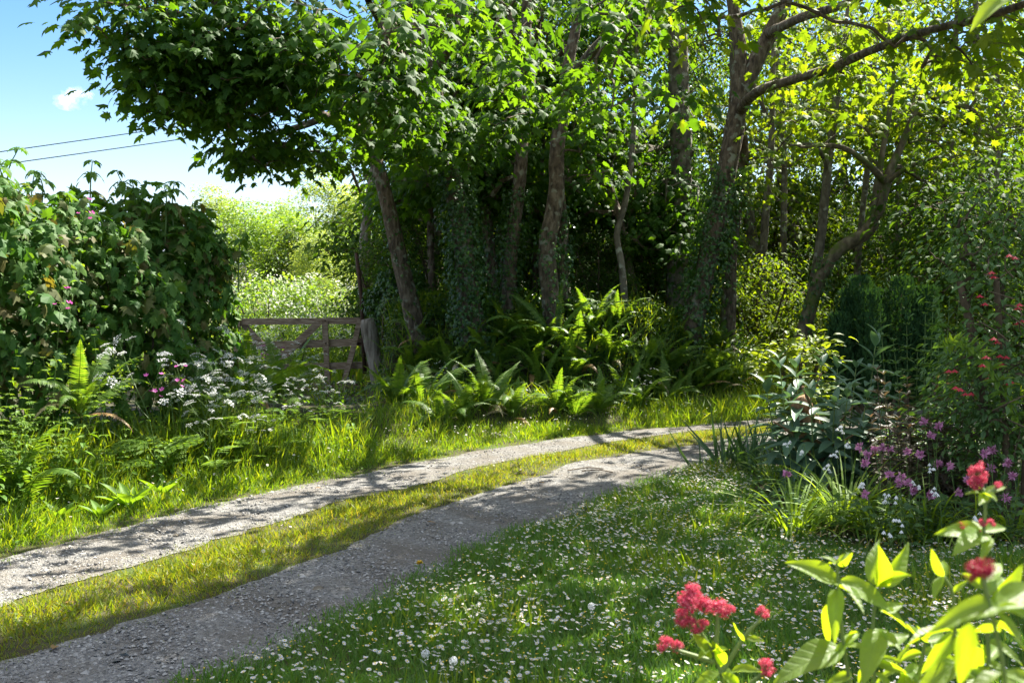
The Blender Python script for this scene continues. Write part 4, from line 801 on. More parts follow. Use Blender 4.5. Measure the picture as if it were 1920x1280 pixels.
# ------------------------------------------------------------------ cow parsley
def umbel_mesh(r):
    g = Geo(); k = 10
    for j in range(k):
        a = j * 2.4; rad = .055 * math.sqrt((j + .5) / k); tip = np.array([math.cos(a) * rad, math.sin(a) * rad, .05 - rad * .25]); g.tube([[0, 0, 0], tip * [.5, .5, .6], tip], .0012, 3, 1)
        n = 10; pos = tip + r.normal(0, 1, (n, 3)) * [.0075, .0075, .003]; g.inst(T_([(-.6, -.6, 0), (.6, -.6, 0), (.6, .6, 0), (-.6, .6, 0)], ([[0, 1, 2, 3]], 0)), pos, nrm(r.normal(0, 1, (n, 3)) * [1, 1, .2]), nrm(UP + r.normal(0, .4, (n, 3))), .0055)
    return g.mesh('umbel', [M['white_petal'], M['stem']], (0, 0, 0), False)
def lace_mesh(r):
    g = Geo(); pts = curve([[0, 0, 0], [0, .14, .08], [0, .34, .06]], 9); g.tube(pts, .002, 3, 0)
    for i, f_ in enumerate(np.linspace(.25, 1, 7)):
        c = pts[int(f_ * 8)]; ln = .15 * (1.15 - f_) + .03
        for sd in (-1, 1):
            d = nrm(np.array([sd, .55, -.1])); n = 7
            for q in np.linspace(.2, 1, n):
                for s2 in (-1, 1):
                    dd = nrm(d * .7 + np.cross(d, UP) * s2); g.inst(T_DIAM, (c + d * ln * q)[None], dd[None], UP[None] + r.normal(0, .2, 3), [.05 * (1.15 - q * .7)])
    return g.mesh('leaf', [M['parsley_leaf']], (0, 0, 0), False)
pr = np.random.default_rng(101); UMB = [umbel_mesh(pr) for _ in range(3)]; LACE = [lace_mesh(pr) for _ in range(2)]
def parsley_proto(seed, h=1.0):
    r = np.random.default_rng(seed); root = obj('cow_parsley', None); g = Geo(); main = curve([[0, 0, 0], [r.normal(0, .03), r.normal(0, .03), h * .5], [r.normal(0, .08), r.normal(0, .08), h * .82]], 9)
    g.tube(main, np.linspace(.006, .003, 9), 4, 0); tips = [main[-1]]
    for k in range(6):
        p = main[min(8, 3 + k)]; a = k * 2.2 + r.normal(0, .3); ln = r.uniform(.2, .38); o = np.array([math.cos(a), math.sin(a), 0])
        q = curve([p, p + o * ln * .45 + [0, 0, ln * .4], p + o * ln * .75 + [0, 0, ln * .95]], 7); g.tube(q, np.linspace(.0035, .002, 7), 3, 0); tips.append(q[-1])
        for sd in (-1, 1):
            q2 = q[4] + np.array([math.cos(a + sd * 1.0), math.sin(a + sd * 1.0), 0]) * ln * .35 + [0, 0, ln * .3]; g.tube([q[3], (q[3] + q2) / 2 + [0, 0, .01], q2], .0018, 3, 0); tips.append(q2)
    obj('stem', g.mesh('stem', [M['stem']]), root)
    for i, t in enumerate(tips): obj('umbel', UMB[i % 3], root, t, (r.normal(0, .35), r.normal(0, .35), r.uniform(0, 6)), r.uniform(.5, .92))
    for k in range(6):
        z = h * r.uniform(.03, .6); a = r.uniform(0, 6.28); obj('leaf', LACE[k % 2], root, (0, 0, z), (r.uniform(-.1, .35), 0, a), r.uniform(.8, 1.25))
    return root
PP = [parsley_proto(102, 1.0), parsley_proto(103, .9), parsley_proto(104, 1.08)]
PS = []
for px, py, d, lab in [(330, 660, 9.0, 'cow parsley rising highest against the dark hedge'), (385, 640, 9.6, 'tall cow parsley at the dark end of the hedge'), (350, 720, 8.7, 'cow parsley leaning out below the hedge end'), (420, 700, 9.4, 'dense white cow parsley between hedge and gate'),
                       (455, 735, 9.2, 'thickest headed cow parsley in front of the gate'), (405, 770, 8.5, 'low cow parsley over the sunny grass edge'), (500, 720, 10.2, 'cow parsley crossing the lower rails of the gate'), (540, 715, 10.5, 'long-stemmed cow parsley before the gate middle'),
                       (600, 715, 10.6, 'cow parsley standing alone nearest the gate post'), (570, 750, 9.8, 'leaning cow parsley over the dark hollow'), (470, 640, 11.5, 'cow parsley hiding the hinge end of the gate'), (430, 640, 11.2, 'cow parsley beside the gate under the hedge'),
                       (510, 650, 12.5, 'small cow parsley seen through the gate brace'), (840, 690, 12.9, 'white cow parsley in front of the ferns under the ivied sycamore'), (300, 690, 8.3, 'thin cow parsley in front of the hedge middle'), (1205, 745, 13.2, 'pale cow parsley on the verge near the lane bend'), (480, 790, 8.9, 'short cow parsley by the lane grass'), (440, 715, 9.0, 'cow parsley with crowded flat heads behind the lowest one'), (480, 700, 9.6, 'cow parsley half way between hedge end and gate brace'), (365, 690, 9.2, 'cow parsley with pinkish buds under the hedge end'), (520, 755, 9.3, 'low cow parsley leaning to the lane before the gate'), (425, 745, 8.8, 'bushy cow parsley nearest the lane under the hedge end'), (620, 720, 10.2, 'cow parsley tilted towards the gate post'), (560, 690, 11.4, 'cow parsley with small heads against the gate upright'), (395, 725, 8.9, 'wide cow parsley in the middle of the white drift'), (490, 655, 13.0, 'cow parsley tangled in the top rail of the gate'), (540, 670, 13.4, 'cow parsley screening the crossing gate braces'), (585, 690, 13.6, 'cow parsley at the foot of the gate upright'), (470, 690, 12.2, 'leafy cow parsley against the lower gate rails')]:
    p = P(px, py, d); z = float(ground_z(p[0], p[1])); PS.append((p[0], p[1], z, lab, max(.45, (p[2] - z) / .98 + .04)))
spread(PP, PS, 'wildflower', 'cow parsley', pr, .97, 1.03, 6)

# ------------------------------------------------------------------ leafy weeds, campion, docks on the verge
def leafy_proto(name, seed, h, T, lsize, mat, step=.07, droop=.45, nper=2, stemr=.004, stemmat='stem', taper=True, side=0):
    r = np.random.default_rng(seed); root = obj(name, None); g = Geo(); g2 = Geo()
    lean = r.normal(0, .08, 2); p = curve([[0, 0, 0], [lean[0] * .3, lean[1] * .3, h * .5], [lean[0], lean[1], h]], 12); g.tube(p, np.linspace(stemr, stemr * .4, 12), 4, 0)
    axes = [p]
    for k in range(side):
        i = r.integers(2, 7); a = r.uniform(0, 6.28); o = np.array([math.cos(a), math.sin(a), 0]); ln = h * r.uniform(.25, .45)
        q = curve([p[i], p[i] + o * ln * .5 + [0, 0, ln * .4], p[i] + o * ln * .7 + [0, 0, ln]], 8); g.tube(q, np.linspace(stemr * .7, stemr * .3, 8), 3, 0); axes.append(q)
    for q in axes:
        L = np.linalg.norm(np.diff(q, axis=0), axis=1).sum(); n = max(3, int(L / step))
        for k in range(n):
            f_ = (k + .6) / n; c = q[min(len(q) - 1, int(f_ * (len(q) - 1) + .5))]; a0 = k * 1.57 + r.normal(0, .2); s = lsize * ((1.15 - .75 * f_ ** 2) if taper else 1) * r.uniform(.75, 1.1)
            for j in range(nper):
                a = a0 + j * 6.283 / nper; o = np.array([math.cos(a), math.sin(a), 0]); up = .45 if f_ > .9 else -droop * r.uniform(.2, 1.2) + .25
                g2.inst(T, (c + o * .006)[None], nrm(o + [0, 0, up])[None], nrm(UP + o * .3)[None], [s])
    obj('stem', g.mesh('stem', [M[stemmat]]), root); obj('foliage', g2.mesh('foliage', [mat], (0, 0, 0), False), root); return root
wr = np.random.default_rng(111)
NP = [leafy_proto('nettle', 112 + k, h, T_OVAL, .125, M['weed'], .06) for k, h in enumerate((.8, .65, .95))]
NS = []
LN = 'nettle in the sunlit bed of weeds at the foot of the hedge'; LN2 = 'shaded nettle behind the sunny grass below the hedge'
for k in range(66):
    px = wr.uniform(-120, 320); d = wr.uniform(6.0, 7.6); x, y = gp(px, d)
    if x > xe(LL, y) - .75: continue
    NS.append((x, y, float(ground_z(x, y)), LN, wr.uniform(.35, 1.15)))
for k in range(22):
    px = wr.uniform(200, 560); d = wr.uniform(7.6, 10); x, y = gp(px, d)
    if x > xe(LL, y) - .8: continue
    NS.append((x, y, float(ground_z(x, y)), LN2, wr.uniform(.45, .9)))
spread(NP, NS, 'weed', 'nettles', wr, .9, 1.1, 7)
CP = [leafy_proto('goosegrass', 121 + k, h, T_LANCE, .045, M['parsley_leaf'], .035, .3, 6, .0025, side=3) for k, h in enumerate((1.2, 1.0))]
CS_ = [(*gp(px, d), lab) for px, d, lab in [(-60, 6.6, 'a'), (10, 7.0, 'a'), (55, 7.2, 'a'), (110, 7.4, 'a'), (200, 7.6, 'a'), (-20, 7.1, 'a')]]
spread(CP, [(x, y, float(ground_z(x, y)) + .1, 'whorled goosegrass climbing through weeds at the front of the hedge', wr.uniform(.7, 1.15)) for x, y, _ in CS_], 'weed', 'goosegrass', wr, .95, 1.05, 7)
def dock_proto(seed):
    r = np.random.default_rng(seed); root = obj('dock_plant', None)
    for k in range(9):
        a = k * 2.4; g = Geo(); o = np.array([math.cos(a), math.sin(a), 0]); el = r.uniform(.9, 1.9); g.inst(T_BUD, (o * .02)[None], nrm(o + [0, 0, el])[None], nrm(UP - o * .3)[None], [r.uniform(.16, .27)]); obj('leaf', g.mesh('leaf', [M['weed']]), root)
    return root
DP = [dock_proto(131), dock_proto(132)]
spread(DP, [(*gp(px, d), float(ground_z(*gp(px, d))), lab, s) for px, d, s, lab in [(40, 7.0, .8, 'broad-leaved dock low in the sunny verge'), (245, 7.5, 1.1, 'dark broad-leaved dock below the hedge middle'), (300, 7.9, 1.0, 'broad-leaved dock beside the thin cow parsley'), (190, 7.2, .7, 'small dock in the bright grass edge'),
       (730, 13.6, .7, 'dock in the shaded grass in front of the thick gate post'), (110, 7.1, .75, 'dock leaves between nettles near the lane')]], 'weed', 'docks on the verge', wr, .95, 1.05, 5)
def flower_T(r, n, rad, cup):
    V = [(0, 0, 0)]; f = []
    for k in range(n):
        a = k * 6.283 / n; w = 2.6 / n
        V += [(rad * .75 * math.cos(a - w), rad * .75 * math.sin(a - w), cup * .6), (rad * math.cos(a - w * .3), rad * math.sin(a - w * .3), cup), (rad * math.cos(a + w * .3), rad * math.sin(a + w * .3), cup), (rad * .75 * math.cos(a + w), rad * .75 * math.sin(a + w), cup * .6)]
        b = 1 + k * 4; f += [[0, b, b + 1], [0, b + 1, b + 2], [0, b + 2, b + 3]]
    return T_(V, (f, 0))
def campion_proto(seed):
    r = np.random.default_rng(seed); root = leafy_proto('red_campion', seed, .75, T_OVAL, .07, M['weed'], .16, .3, 2, .003); T = flower_T(r, 5, .016, .006)
    for k in range(6):
        a = r.uniform(0, 6.28); g = Geo(); c = np.array([.06 * math.cos(a), .06 * math.sin(a), .73 + r.uniform(-.1, .08)]); g.tube([[0, 0, .62], c * .5 + [0, 0, .33], c], .0015, 3, 1); g.inst(T, c[None], nrm(r.normal(0, 1, (1, 3)) * [1, 1, .2]), nrm(np.array([[math.cos(a) * .5, math.sin(a) * .5 - .5, .8]])), [1.15]); obj('flower', g.mesh('flower', [M['magenta_petal'], M['stem']]), root)
    return root
KP = [campion_proto(141)]
spread(KP, [(P(px, py, d)[0], P(px, py, d)[1], float(ground_z(*P(px, py, d)[:2])), lab, max(.5, (P(px, py, d)[2] - float(ground_z(*P(px, py, d)[:2]))) / .74)) for px, py, d, lab in
       [(515, 645, 12, 'red campion flowering in front of the gate brace'), (325, 700, 8.6, 'red campion below the cow parsley at the hedge end'), (300, 715, 8.2, 'red campion in the shaded verge weeds'), (505, 655, 12.2, 'second red campion close to the gate brace'), ]], 'wildflower', 'red campion', wr, .98, 1.02, 4)
for px, py, d, lab in [(100, 565, 7.3, 'red campion above the weeds in front of the hedge'), (145, 395, 8.0, 'red campion blooming high in the face of the hedge')]:
    c = copy_tree(KP[0]); p = P(px, py, d); c.location = (p[0], p[1], p[2] - .7); c.scale = (1, 1, 1); tag(c, lab, 'wildflower', 'red campion')

# ------------------------------------------------------------------ grass, ground cover, pebbles (uncountable: one object each)
gr = np.random.default_rng(151)
def blades(name, xy, hts, Ts, mat, lean=.35, wide=1.0, kind='stuff', zoff=-.005):
    g = Geo(); n = len(xy); z = ground_z(xy[:, 0], xy[:, 1]) + zoff; pos = np.column_stack([xy, z]); a = gr.uniform(0, 6.283, n)
    clump = np.stack([np.sin(xy[:, 0] * 3.1 + xy[:, 1] * 1.7), np.cos(xy[:, 1] * 2.7 - xy[:, 0] * 1.1), 0 * z], -1) * .12
    Y = nrm(UP + gr.normal(0, lean, (n, 3)) * [1, 1, .1] + clump); Z = np.stack([np.cos(a), np.sin(a), 0 * a], -1); which = gr.integers(0, len(Ts), n)
    for k, T in enumerate(Ts):
        s = which == k; Tw = (T[0] * np.array([wide, 1, 1]), T[1]); g.inst(Tw, pos[s], Y[s], Z[s], hts[s])
    return tag(obj(name, g.mesh(name, [mat], (0, 0, 0), False)), kind=kind)
def scatter(n, x0, x1, y0, y1, dens):   # dens(x,y) in 0..1
    q = np.column_stack([gr.uniform(x0, x1, n), gr.uniform(y0, y1, n)]); return q[gr.random(n) < dens(q[:, 0], q[:, 1])]
def patch(x, y, s=1.0): return .5 + .5 * np.sin(x * 2.3 * s + 1.7 * np.sin(y * 1.9 * s)) * np.cos(y * 2.9 * s + np.sin(x * 1.3 * s))
BED = [(1.95, 9.7), (2.05, 8.5), (1.65, 6.9), (2.3, 6.25), (3.0, 5.85), (6, 5), (9, 9), (6, 11.6), (3, 10.7)]
q = scatter(1000000, -2, 7, 2.4, 13, lambda x, y: (x > xe(RL, y) - .06 + gr.normal(0, .07, len(x))) * (x < .53 * y + .9) * np.clip((6.2 / y) ** 1.2, .25, 1) * ~in_poly(x, y, BED))
edge_d = (q[:, 0] - xe(RL, q[:, 1])).clip(0, 1)
blades('lawn_grass', q, (.045 + .06 * patch(q[:, 0], q[:, 1], 1.6)) * (.55 + .45 * edge_d.clip(0, .4) / .4) * gr.uniform(.6, 1.35, len(q)), T_BLADE, M['lawn'], .5, 1.9)
q = scatter(60000, -2, 6, 2.4, 11, lambda x, y: (x > xe(RL, y) + .12) * (x < .53 * y + .6) * (patch(x + 5, y, 1.1) > .72) * ~in_poly(x, y, BED))
blades('lawn_tufts', q, gr.uniform(.09, .19, len(q)), T_LONG + T_BLADE[:1], M['grass'], .4, 1.6)
def dstrip(x, y):
    a, b = xe(LR, y), xe(RU, y); c = (x - a) / np.maximum(.05, b - a); e = gr.normal(0, .07, len(x)); return ((c > -.05 + e) & (c < 1.04 + e)) * np.clip((6 / y) ** 1.2, .3, 1) * (.55 + .45 * patch(x, y, 2))
q = scatter(620000, -7, 3.2, 2.2, 12.6, dstrip)
c_ = (q[:, 0] - xe(LR, q[:, 1])) / np.maximum(.05, xe(RU, q[:, 1]) - xe(LR, q[:, 1])); mid = np.clip(1 - np.abs(c_ - .5) * 2, 0, 1)
blades('strip_grass', q, (.025 + .05 * mid ** .7 * (.5 + .8 * patch(q[:, 0], q[:, 1], 2.2))) * gr.uniform(.6, 1.4, len(q)), T_BLADE, M['strip'], .6, 1.9)
q = scatter(480000, -8, 3.5, 2.4, 15.3, lambda x, y: (x < xe(LL, y) + .05 + gr.normal(0, .07, len(x))) * (x > xe(LL, y) - 2.6) * (ground_z(x, y) < .42) * np.clip((7.5 / y), .35, 1) * np.clip(1.2 - (xe(LL, y) - x) * .3, .25, 1))
e_ = (xe(LL, q[:, 1]) - q[:, 0]).clip(0, 3)
hh = (.035 + .08 * sst(e_ / .5) + .20 * sst((e_ - .35) / .9) * np.where(q[:, 1] < 10.0, 1, .12)) * (.55 + .8 * patch(q[:, 0], q[:, 1], 1.3)) * gr.uniform(.55, 1.4, len(q))
blades('verge_grass', q[e_ < .55], hh[e_ < .55], T_BLADE, M['grass'], .5, 1.8)
blades('verge_grass', q[e_ >= .55], hh[e_ >= .55], T_LONG + T_BLADE[:1], M['grass'], .38, 1.3)
q = scatter(60000, -2.6, 7.5, 12.8, 18.5, lambda x, y: ((ground_z(x, y) > .08) & (ground_z(x, y) < 2)) * (.25 + .75 * patch(x, y, .9)) * .45)
blades('bank_grass', q, gr.uniform(.18, .55, len(q)), T_LONG, M['grass'], .4, 1.1)
q = scatter(26000, 2.0, 8, 12.0, 17.5, lambda x, y: (x < xe(LL, y) + .1) * (.3 + .7 * patch(x, y, 1)))
blades('verge_grass', q, gr.uniform(.08, .4, len(q)), T_LONG, M['grass'], .4, 1.3)
q = scatter(16000, -12, 1, 16.2, 40, lambda x, y: (x < -.4 + 0 * x) * np.clip(22 / y, .2, 1))
blades('field_grass', q, gr.uniform(.25, .6, len(q)), T_LONG, M['grass'], .35, 2.2)
def ground_cover(name, q, zmax, T, mat, size, seed):
    r = np.random.default_rng(seed); n = len(q); z = ground_z(q[:, 0], q[:, 1]) + zmax * r.random(n) ** 1.3 * (.4 + .6 * patch(q[:, 0], q[:, 1], 1.4)); g = Geo(); a = r.uniform(0, 6.283, n)
    g.inst(T, np.column_stack([q, z]), np.stack([np.cos(a), np.sin(a), r.normal(-.15, .3, n)], -1), nrm(UP + r.normal(0, .35, (n, 3))), size * r.uniform(.5, 1.2, n)); tag(obj(name, g.mesh(name, [mat], (0, 0, 0), False)), kind='stuff')
ground_cover('bed_undergrowth', scatter(26000, 1.5, 8, 5, 11.6, lambda x, y: in_poly(x, y, BED) * (x < .56 * y + .6)), .28, T_OVAL, M['fuchsia_leaf'], .055, 152)
ground_cover('wood_undergrowth', scatter(30000, -2, 15, 14.8, 26, lambda x, y: (x < .6 * y) * (x > -2.2) * (xe(LL, y) - .5 > x)), .7, T_OVAL, M['wood_leaf'], .10, 153)
ground_cover('verge_undergrowth', scatter(24000, -8, -1.5, 3, 13.5, lambda x, y: (x < xe(LL, y) - .8) * (x > xe(LL, y) - 2.5) * (.3 + .7 * patch(x, y, 1.5))), .5, T_OVAL, M['weed'], .065, 154)
ground_cover('bank_undergrowth', scatter(46000, -2.6, 7, 13, 17, lambda x, y: (ground_z(x, y) > .1) * 1.0), .45, T_IVY, M['ivy'], .07, 155)
ground_cover('verge_undergrowth', scatter(9000, -6.5, 2, 4, 14, lambda x, y: (x < xe(LL, y) - .15) * (x > xe(LL, y) - .9) * (patch(x, y, 1.9) > .5)), .10, T_OVAL, M['weed'], .04, 156)
def pebbles(q, s0, s1, seed):
    r = np.random.default_rng(seed); o8 = [(1, 0, 0), (-1, 0, 0), (0, 1, 0), (0, -1, 0), (0, 0, .6), (0, 0, -.6)]
    T = T_(o8, ([[0, 2, 4], [2, 1, 4], [1, 3, 4], [3, 0, 4]], 0)); n = len(q); g = Geo(); z = ground_z(q[:, 0], q[:, 1]) + .008
    g.inst(T, np.column_stack([q, z]), r.normal(0, 1, (n, 3)) * [1, 1, .3], nrm(UP + r.normal(0, .3, (n, 3))), s0 + (s1 - s0) * r.random(n) ** 3); return tag(obj('gravel', g.mesh('gravel', [M['stone']], (0, 0, 0), False)), kind='stuff')
intrack = lambda x, y: (((x > xe(LL, y)) & (x < xe(LR, y))) | ((x > xe(RU, y)) & (x < xe(RL, y))))
q = scatter(420000, -5, 3, 3.4, 12.5, lambda x, y: intrack(x, y) * np.clip((4.8 / y) ** 2, .05, 1) * .5); pebbles(q, .003, .014, 157)
q = scatter(5200, -5, 3, 3.4, 12.5, lambda x, y: intrack(x, y) * (.15 + .85 * (patch(x, y, 3) > .7))); pebbles(q, .006, .028, 158)
q = scatter(26000, -5, 3, 3.4, 12.5, lambda x, y: intrack(x, y) * np.clip(patch(x, y, 2.5) - .62, 0, 1) * 2); blades('lane_moss', q, gr.uniform(.008, .03, len(q)), T_BLADE, M['strip'], .6, 2)

# ------------------------------------------------------------------ daisies: the 300 nearest are things, the carpet beyond is stuff
def daisy_geo(r, half):
    g = Geo(); st = curve([[0, 0, -.075], [.004, .003, -.035], [0, 0, 0]], 4); g.tube(st, .0011, 3, 2)
    n = 13; c = .0125; up = .35 if half else .05
    V = [(0, 0, 0)]; f = []
    for k in range(n):
        a = k * 6.283 / n; w = .2; V += [(.3 * c * math.cos(a - w), .3 * c * math.sin(a - w), 0), (c * math.cos(a - w * .7), c * math.sin(a - w * .7), c * up), (c * 1.06 * math.cos(a), c * 1.06 * math.sin(a), c * up), (c * math.cos(a + w * .7), c * math.sin(a + w * .7), c * up), (.3 * c * math.cos(a + w), .3 * c * math.sin(a + w), 0)]
        b = 1 + k * 5; f.append([b, b + 1, b + 2, b + 3, b + 4])
    g.add(V, np.array(f), 0)
    V = [(0, 0, .0035)] + [(.0042 * math.cos(k * 1.047), .0042 * math.sin(k * 1.047), .0012) for k in range(6)]; g.add(V, np.array([[0, 1 + k, 1 + (k + 1) % 6] for k in range(6)]), 1)
    return g
dr_ = np.random.default_rng(161); DG = [daisy_geo(dr_, False), daisy_geo(dr_, True)]; DM = [g.mesh('daisy', [M['daisy_petal'], M['daisy_disc'], M['stem']], (0, 0, 0), False) for g in DG]
q1 = scatter(76000, -2, 6, 3.2, 11.5, lambda x, y: (x > xe(RL, y) + .06) * (x < .53 * y + .4) * ~in_poly(x, y, BED) * (.28 + .6 * patch(x, y, 1.2) ** .7 * patch(x + 3, y + 1, 2.4)))
q2 = scatter(4200, -6, 2.5, 5, 13.5, lambda x, y: (x < xe(LL, y) - .1) * (x > xe(LL, y) - 1.3) * np.where(y > 9.0, 1.0, .4) * (patch(x, y, 1.7) > .35))
q3 = scatter(900, -5, 3, 3.5, 11, lambda x, y: (x > xe(LR, y) + .1) * (x < xe(RU, y) - .15) * (patch(x, y, 2) > .5) * .6)
q = np.vstack([q1, q2, q3]); hgt = np.concatenate([dr_.uniform(.05, .095, len(q1)), dr_.uniform(.08, .2, len(q2)), dr_.uniform(.04, .07, len(q3))])
dp = np.column_stack([q, ground_z(q[:, 0], q[:, 1]) + hgt]); n = len(dp); ppx, ppy = topx(dp); inside = (ppx > -20) & (ppx < 1940) & (ppy < 1290)
order = np.argsort(np.where(inside, dp[:, 1], 99)); near = order[:300]; rest = np.setdiff1d(np.arange(n), near)
nd = nrm(UP + SUN * .35 + dr_.normal(0, .42, (n, 3))); ds_ = dr_.uniform(.5, .95, n); kd = (dr_.random(n) < .35).astype(int)
for i in near:
    o = obj('daisy', DM[kd[i]], None, dp[i], Vector(nd[i]).to_track_quat('Z', 'Y').to_euler(), ds_[i]); tag(o, 'white daisy with a yellow centre in the near edge of the flowery lawn', 'daisy', 'daisies in the lawn')
g = Geo(); rr_ = nrm(np.cross(nd, dr_.normal(0, 1, (n, 3))))
for k in (0, 1):
    s = rest[kd[rest] == k]; Tv = np.concatenate(DG[k].v); Tf = [(f, m) for f, m in DG[k].f]; g.inst((Tv, Tf), dp[s], rr_[s], nd[s], ds_[s])
tag(obj('daisy_carpet', g.mesh('daisy_carpet', [M['daisy_petal'], M['daisy_disc'], M['stem']], (0, 0, 0), False)), kind='stuff')
# small yellow buds in the lawn
qb = q1[dr_.random(len(q1)) < .35] + dr_.normal(0, .05, (int((dr_.random(len(q1)) < 2).sum()), 2))[:1]
g = Geo(); n = len(qb); g.inst(T_([(-1, 0, 0), (0, -1, .4), (1, 0, 0), (0, 1, .4), (0, 0, 1)], ([[0, 1, 4], [1, 2, 4], [2, 3, 4], [3, 0, 4]], 0)), np.column_stack([qb, ground_z(qb[:, 0], qb[:, 1]) + dr_.uniform(.05, .1, n)]), dr_.normal(0, 1, (n, 3)) * [1, 1, .1], nrm(UP + dr_.normal(0, .2, (n, 3))), .0045)
tag(obj('yellow_buds', g.mesh('yellow_buds', [M['daisy_disc']], (0, 0, 0), False)), kind='stuff')

# dandelions
def dandelion(px, py, clock, label):
    z = .16; p = G(px, py, z); base = np.array([p[0], p[1], float(ground_z(p[0], p[1]))]); root = thing('dandelion_clock' if clock else 'dandelion', base, label, 'dandelion')
    r = np.random.default_rng(int(px)); g = Geo(); g.tube(curve([base, base * .5 + p * .5 + [.01, 0, 0], p], 8) - base, .002, 5); obj('stem', g.mesh('stem', [M['stem']]), root); g = Geo()
    if clock:
        n = 95; u = nrm(r.normal(0, 1, (n, 3)))
        for v in u: g.tube([p - base, p - base + v * .009, p - base + v * .017], .0003, 3, 0)
        g.inst(flower_T(r, 6, 1, .2), p - base + u * .017, nrm(np.cross(u, r.normal(0, 1, (n, 3)))), u, .003); obj('seed_head', g.mesh('seed_head', [M['seed']], (0, 0, 0), False), root)
    else:
        n = 90; a = r.uniform(0, 6.28, n); el = r.uniform(.15, 1.2, n); Y = np.stack([np.cos(a) * np.cos(el), np.sin(a) * np.cos(el), np.sin(el)], -1); g.inst(T_DIAM, np.repeat((p - base)[None], n, 0), Y, nrm(UP - Y * .2), .021); obj('flower', g.mesh('flower', [M['daisy_disc']], (0, 0, 0), False), root)
dandelion(850, 1238, True, 'round white dandelion clock low in the daisies nearest the lane')
dandelion(1109, 1136, True, 'dandelion clock in the middle of the daisy lawn')
dandelion(458 + 340, 1225, True, 'half hidden dandelion clock among daisies and tall blades')
dandelion(787, 1056, False, 'yellow dandelion flower on a tall stem at the edge of the near wheel track')
# stones, fallen leaves and twigs on the lane
def stone(px, py, s, label, seed):
    r = np.random.default_rng(seed); p = G(px, py); u = nrm(r.normal(0, 1, (60, 3))); bm_ = bpy.data.meshes.new('stone'); import bmesh as _b
    b = _b.new(); _b.ops.create_icosphere(b, subdivisions=2, radius=1)
    for v in b.verts: v.co = v.co * (1 + .25 * math.sin(v.co.x * 3 + seed) * math.cos(v.co.y * 4)) ; v.co.z *= .5; v.co *= s
    b.to_mesh(bm_); b.free(); bm_.materials.append(M['bark_grey']); tag(obj('stone', bm_, None, (p[0], p[1], s * .2)), label, 'stone')
stone(597, 1107, .035, 'dark flat stone lying on the shaded wheel track', 1); stone(330, 1004, .02, 'small grey stone on the sunlit wheel track', 2); stone(840, 1118, .016, 'small stone at the lawn edge of the near wheel track', 4)
for i, (px, py, lab) in enumerate([(800, 978, 'curled straw-coloured leaf on the near wheel track'), (98, 1216, 'brown dead leaf on the shaded edge of the grass strip'), (140, 1128, 'orange-brown leaf on the sunlit grass strip'), (490, 1018, 'brown leaf on the middle of the grass strip'), (590, 915, 'greenish fallen leaf on the sunlit wheel track'), (1020, 905, 'small dead leaf by the edge of the strip, further up the lane')]):
    p = G(px, py, .03); g = Geo(); a = i * 1.7; g.inst(T_OVAL, np.zeros((1, 3)), np.array([[math.cos(a), math.sin(a), .1]]), np.array([[.2, .1, 1.0]]), [.07]); tag(obj('fallen_leaf', g.mesh('fallen_leaf', [M['dead_leaf']]), None, p), lab, 'leaf', 'fallen leaves on the lane')
for i, (px, py, L, a, lab) in enumerate([(1098, 880, .35, .3, 'dry twig on the grass strip where the tracks curve'), (1120, 884, .28, -.2, 'shorter dry twig beside the first one on the lane')]):
    p = G(px, py, .02); d = np.array([math.cos(a), math.sin(a), 0]); g = Geo(); g.tube(curve([-d * L / 2, [.01, .03, .012], d * L / 2], 8), .005, 5); tag(obj('twig', g.mesh('twig', [M['twig']]), None, p), lab, 'twig')

# ------------------------------------------------------------------ the garden bed
br = np.random.default_rng(171)
def zg(x, y): return float(ground_z(x, y))
SW = [ (lambda k: (lambda g: (g.inst(T_SWORD[k], np.zeros((1, 3)), np.array([[0, 0, 1.0]]), np.array([[0, 1.0, 0]]), [1.0]), g.mesh('leaf', [M['iris_leaf'] if 'iris_leaf' in M else M['sword']]))[1])(Geo()))(k) for k in range(3)]
def iris_clump(px, d, n, L, label):
    x, y = gp(px, d); root = thing('iris_clump', (x, y, zg(x, y)), label, 'plant', 'sword-leaved clumps')
    for k in range(n):
        a = br.uniform(0, 6.28); rad = .22 * br.random() ** .5; obj('leaf', SW[br.integers(0, 3)], root, (rad * math.cos(a), rad * math.sin(a), -.02), (R(br.normal(0, 20)), R(br.normal(0, 20)), a), L * br.uniform(.6, 1.1))
iris_clump(1385, 9.3, 34, .62, 'dark sword-leaved clump leaning over the lane edge'); iris_clump(1335, 9.2, 14, .5, 'small dark sword-leaved tuft splaying onto the gravel'); iris_clump(1440, 8.9, 26, .6, 'sword-leaved clump in front of the rotten stump')
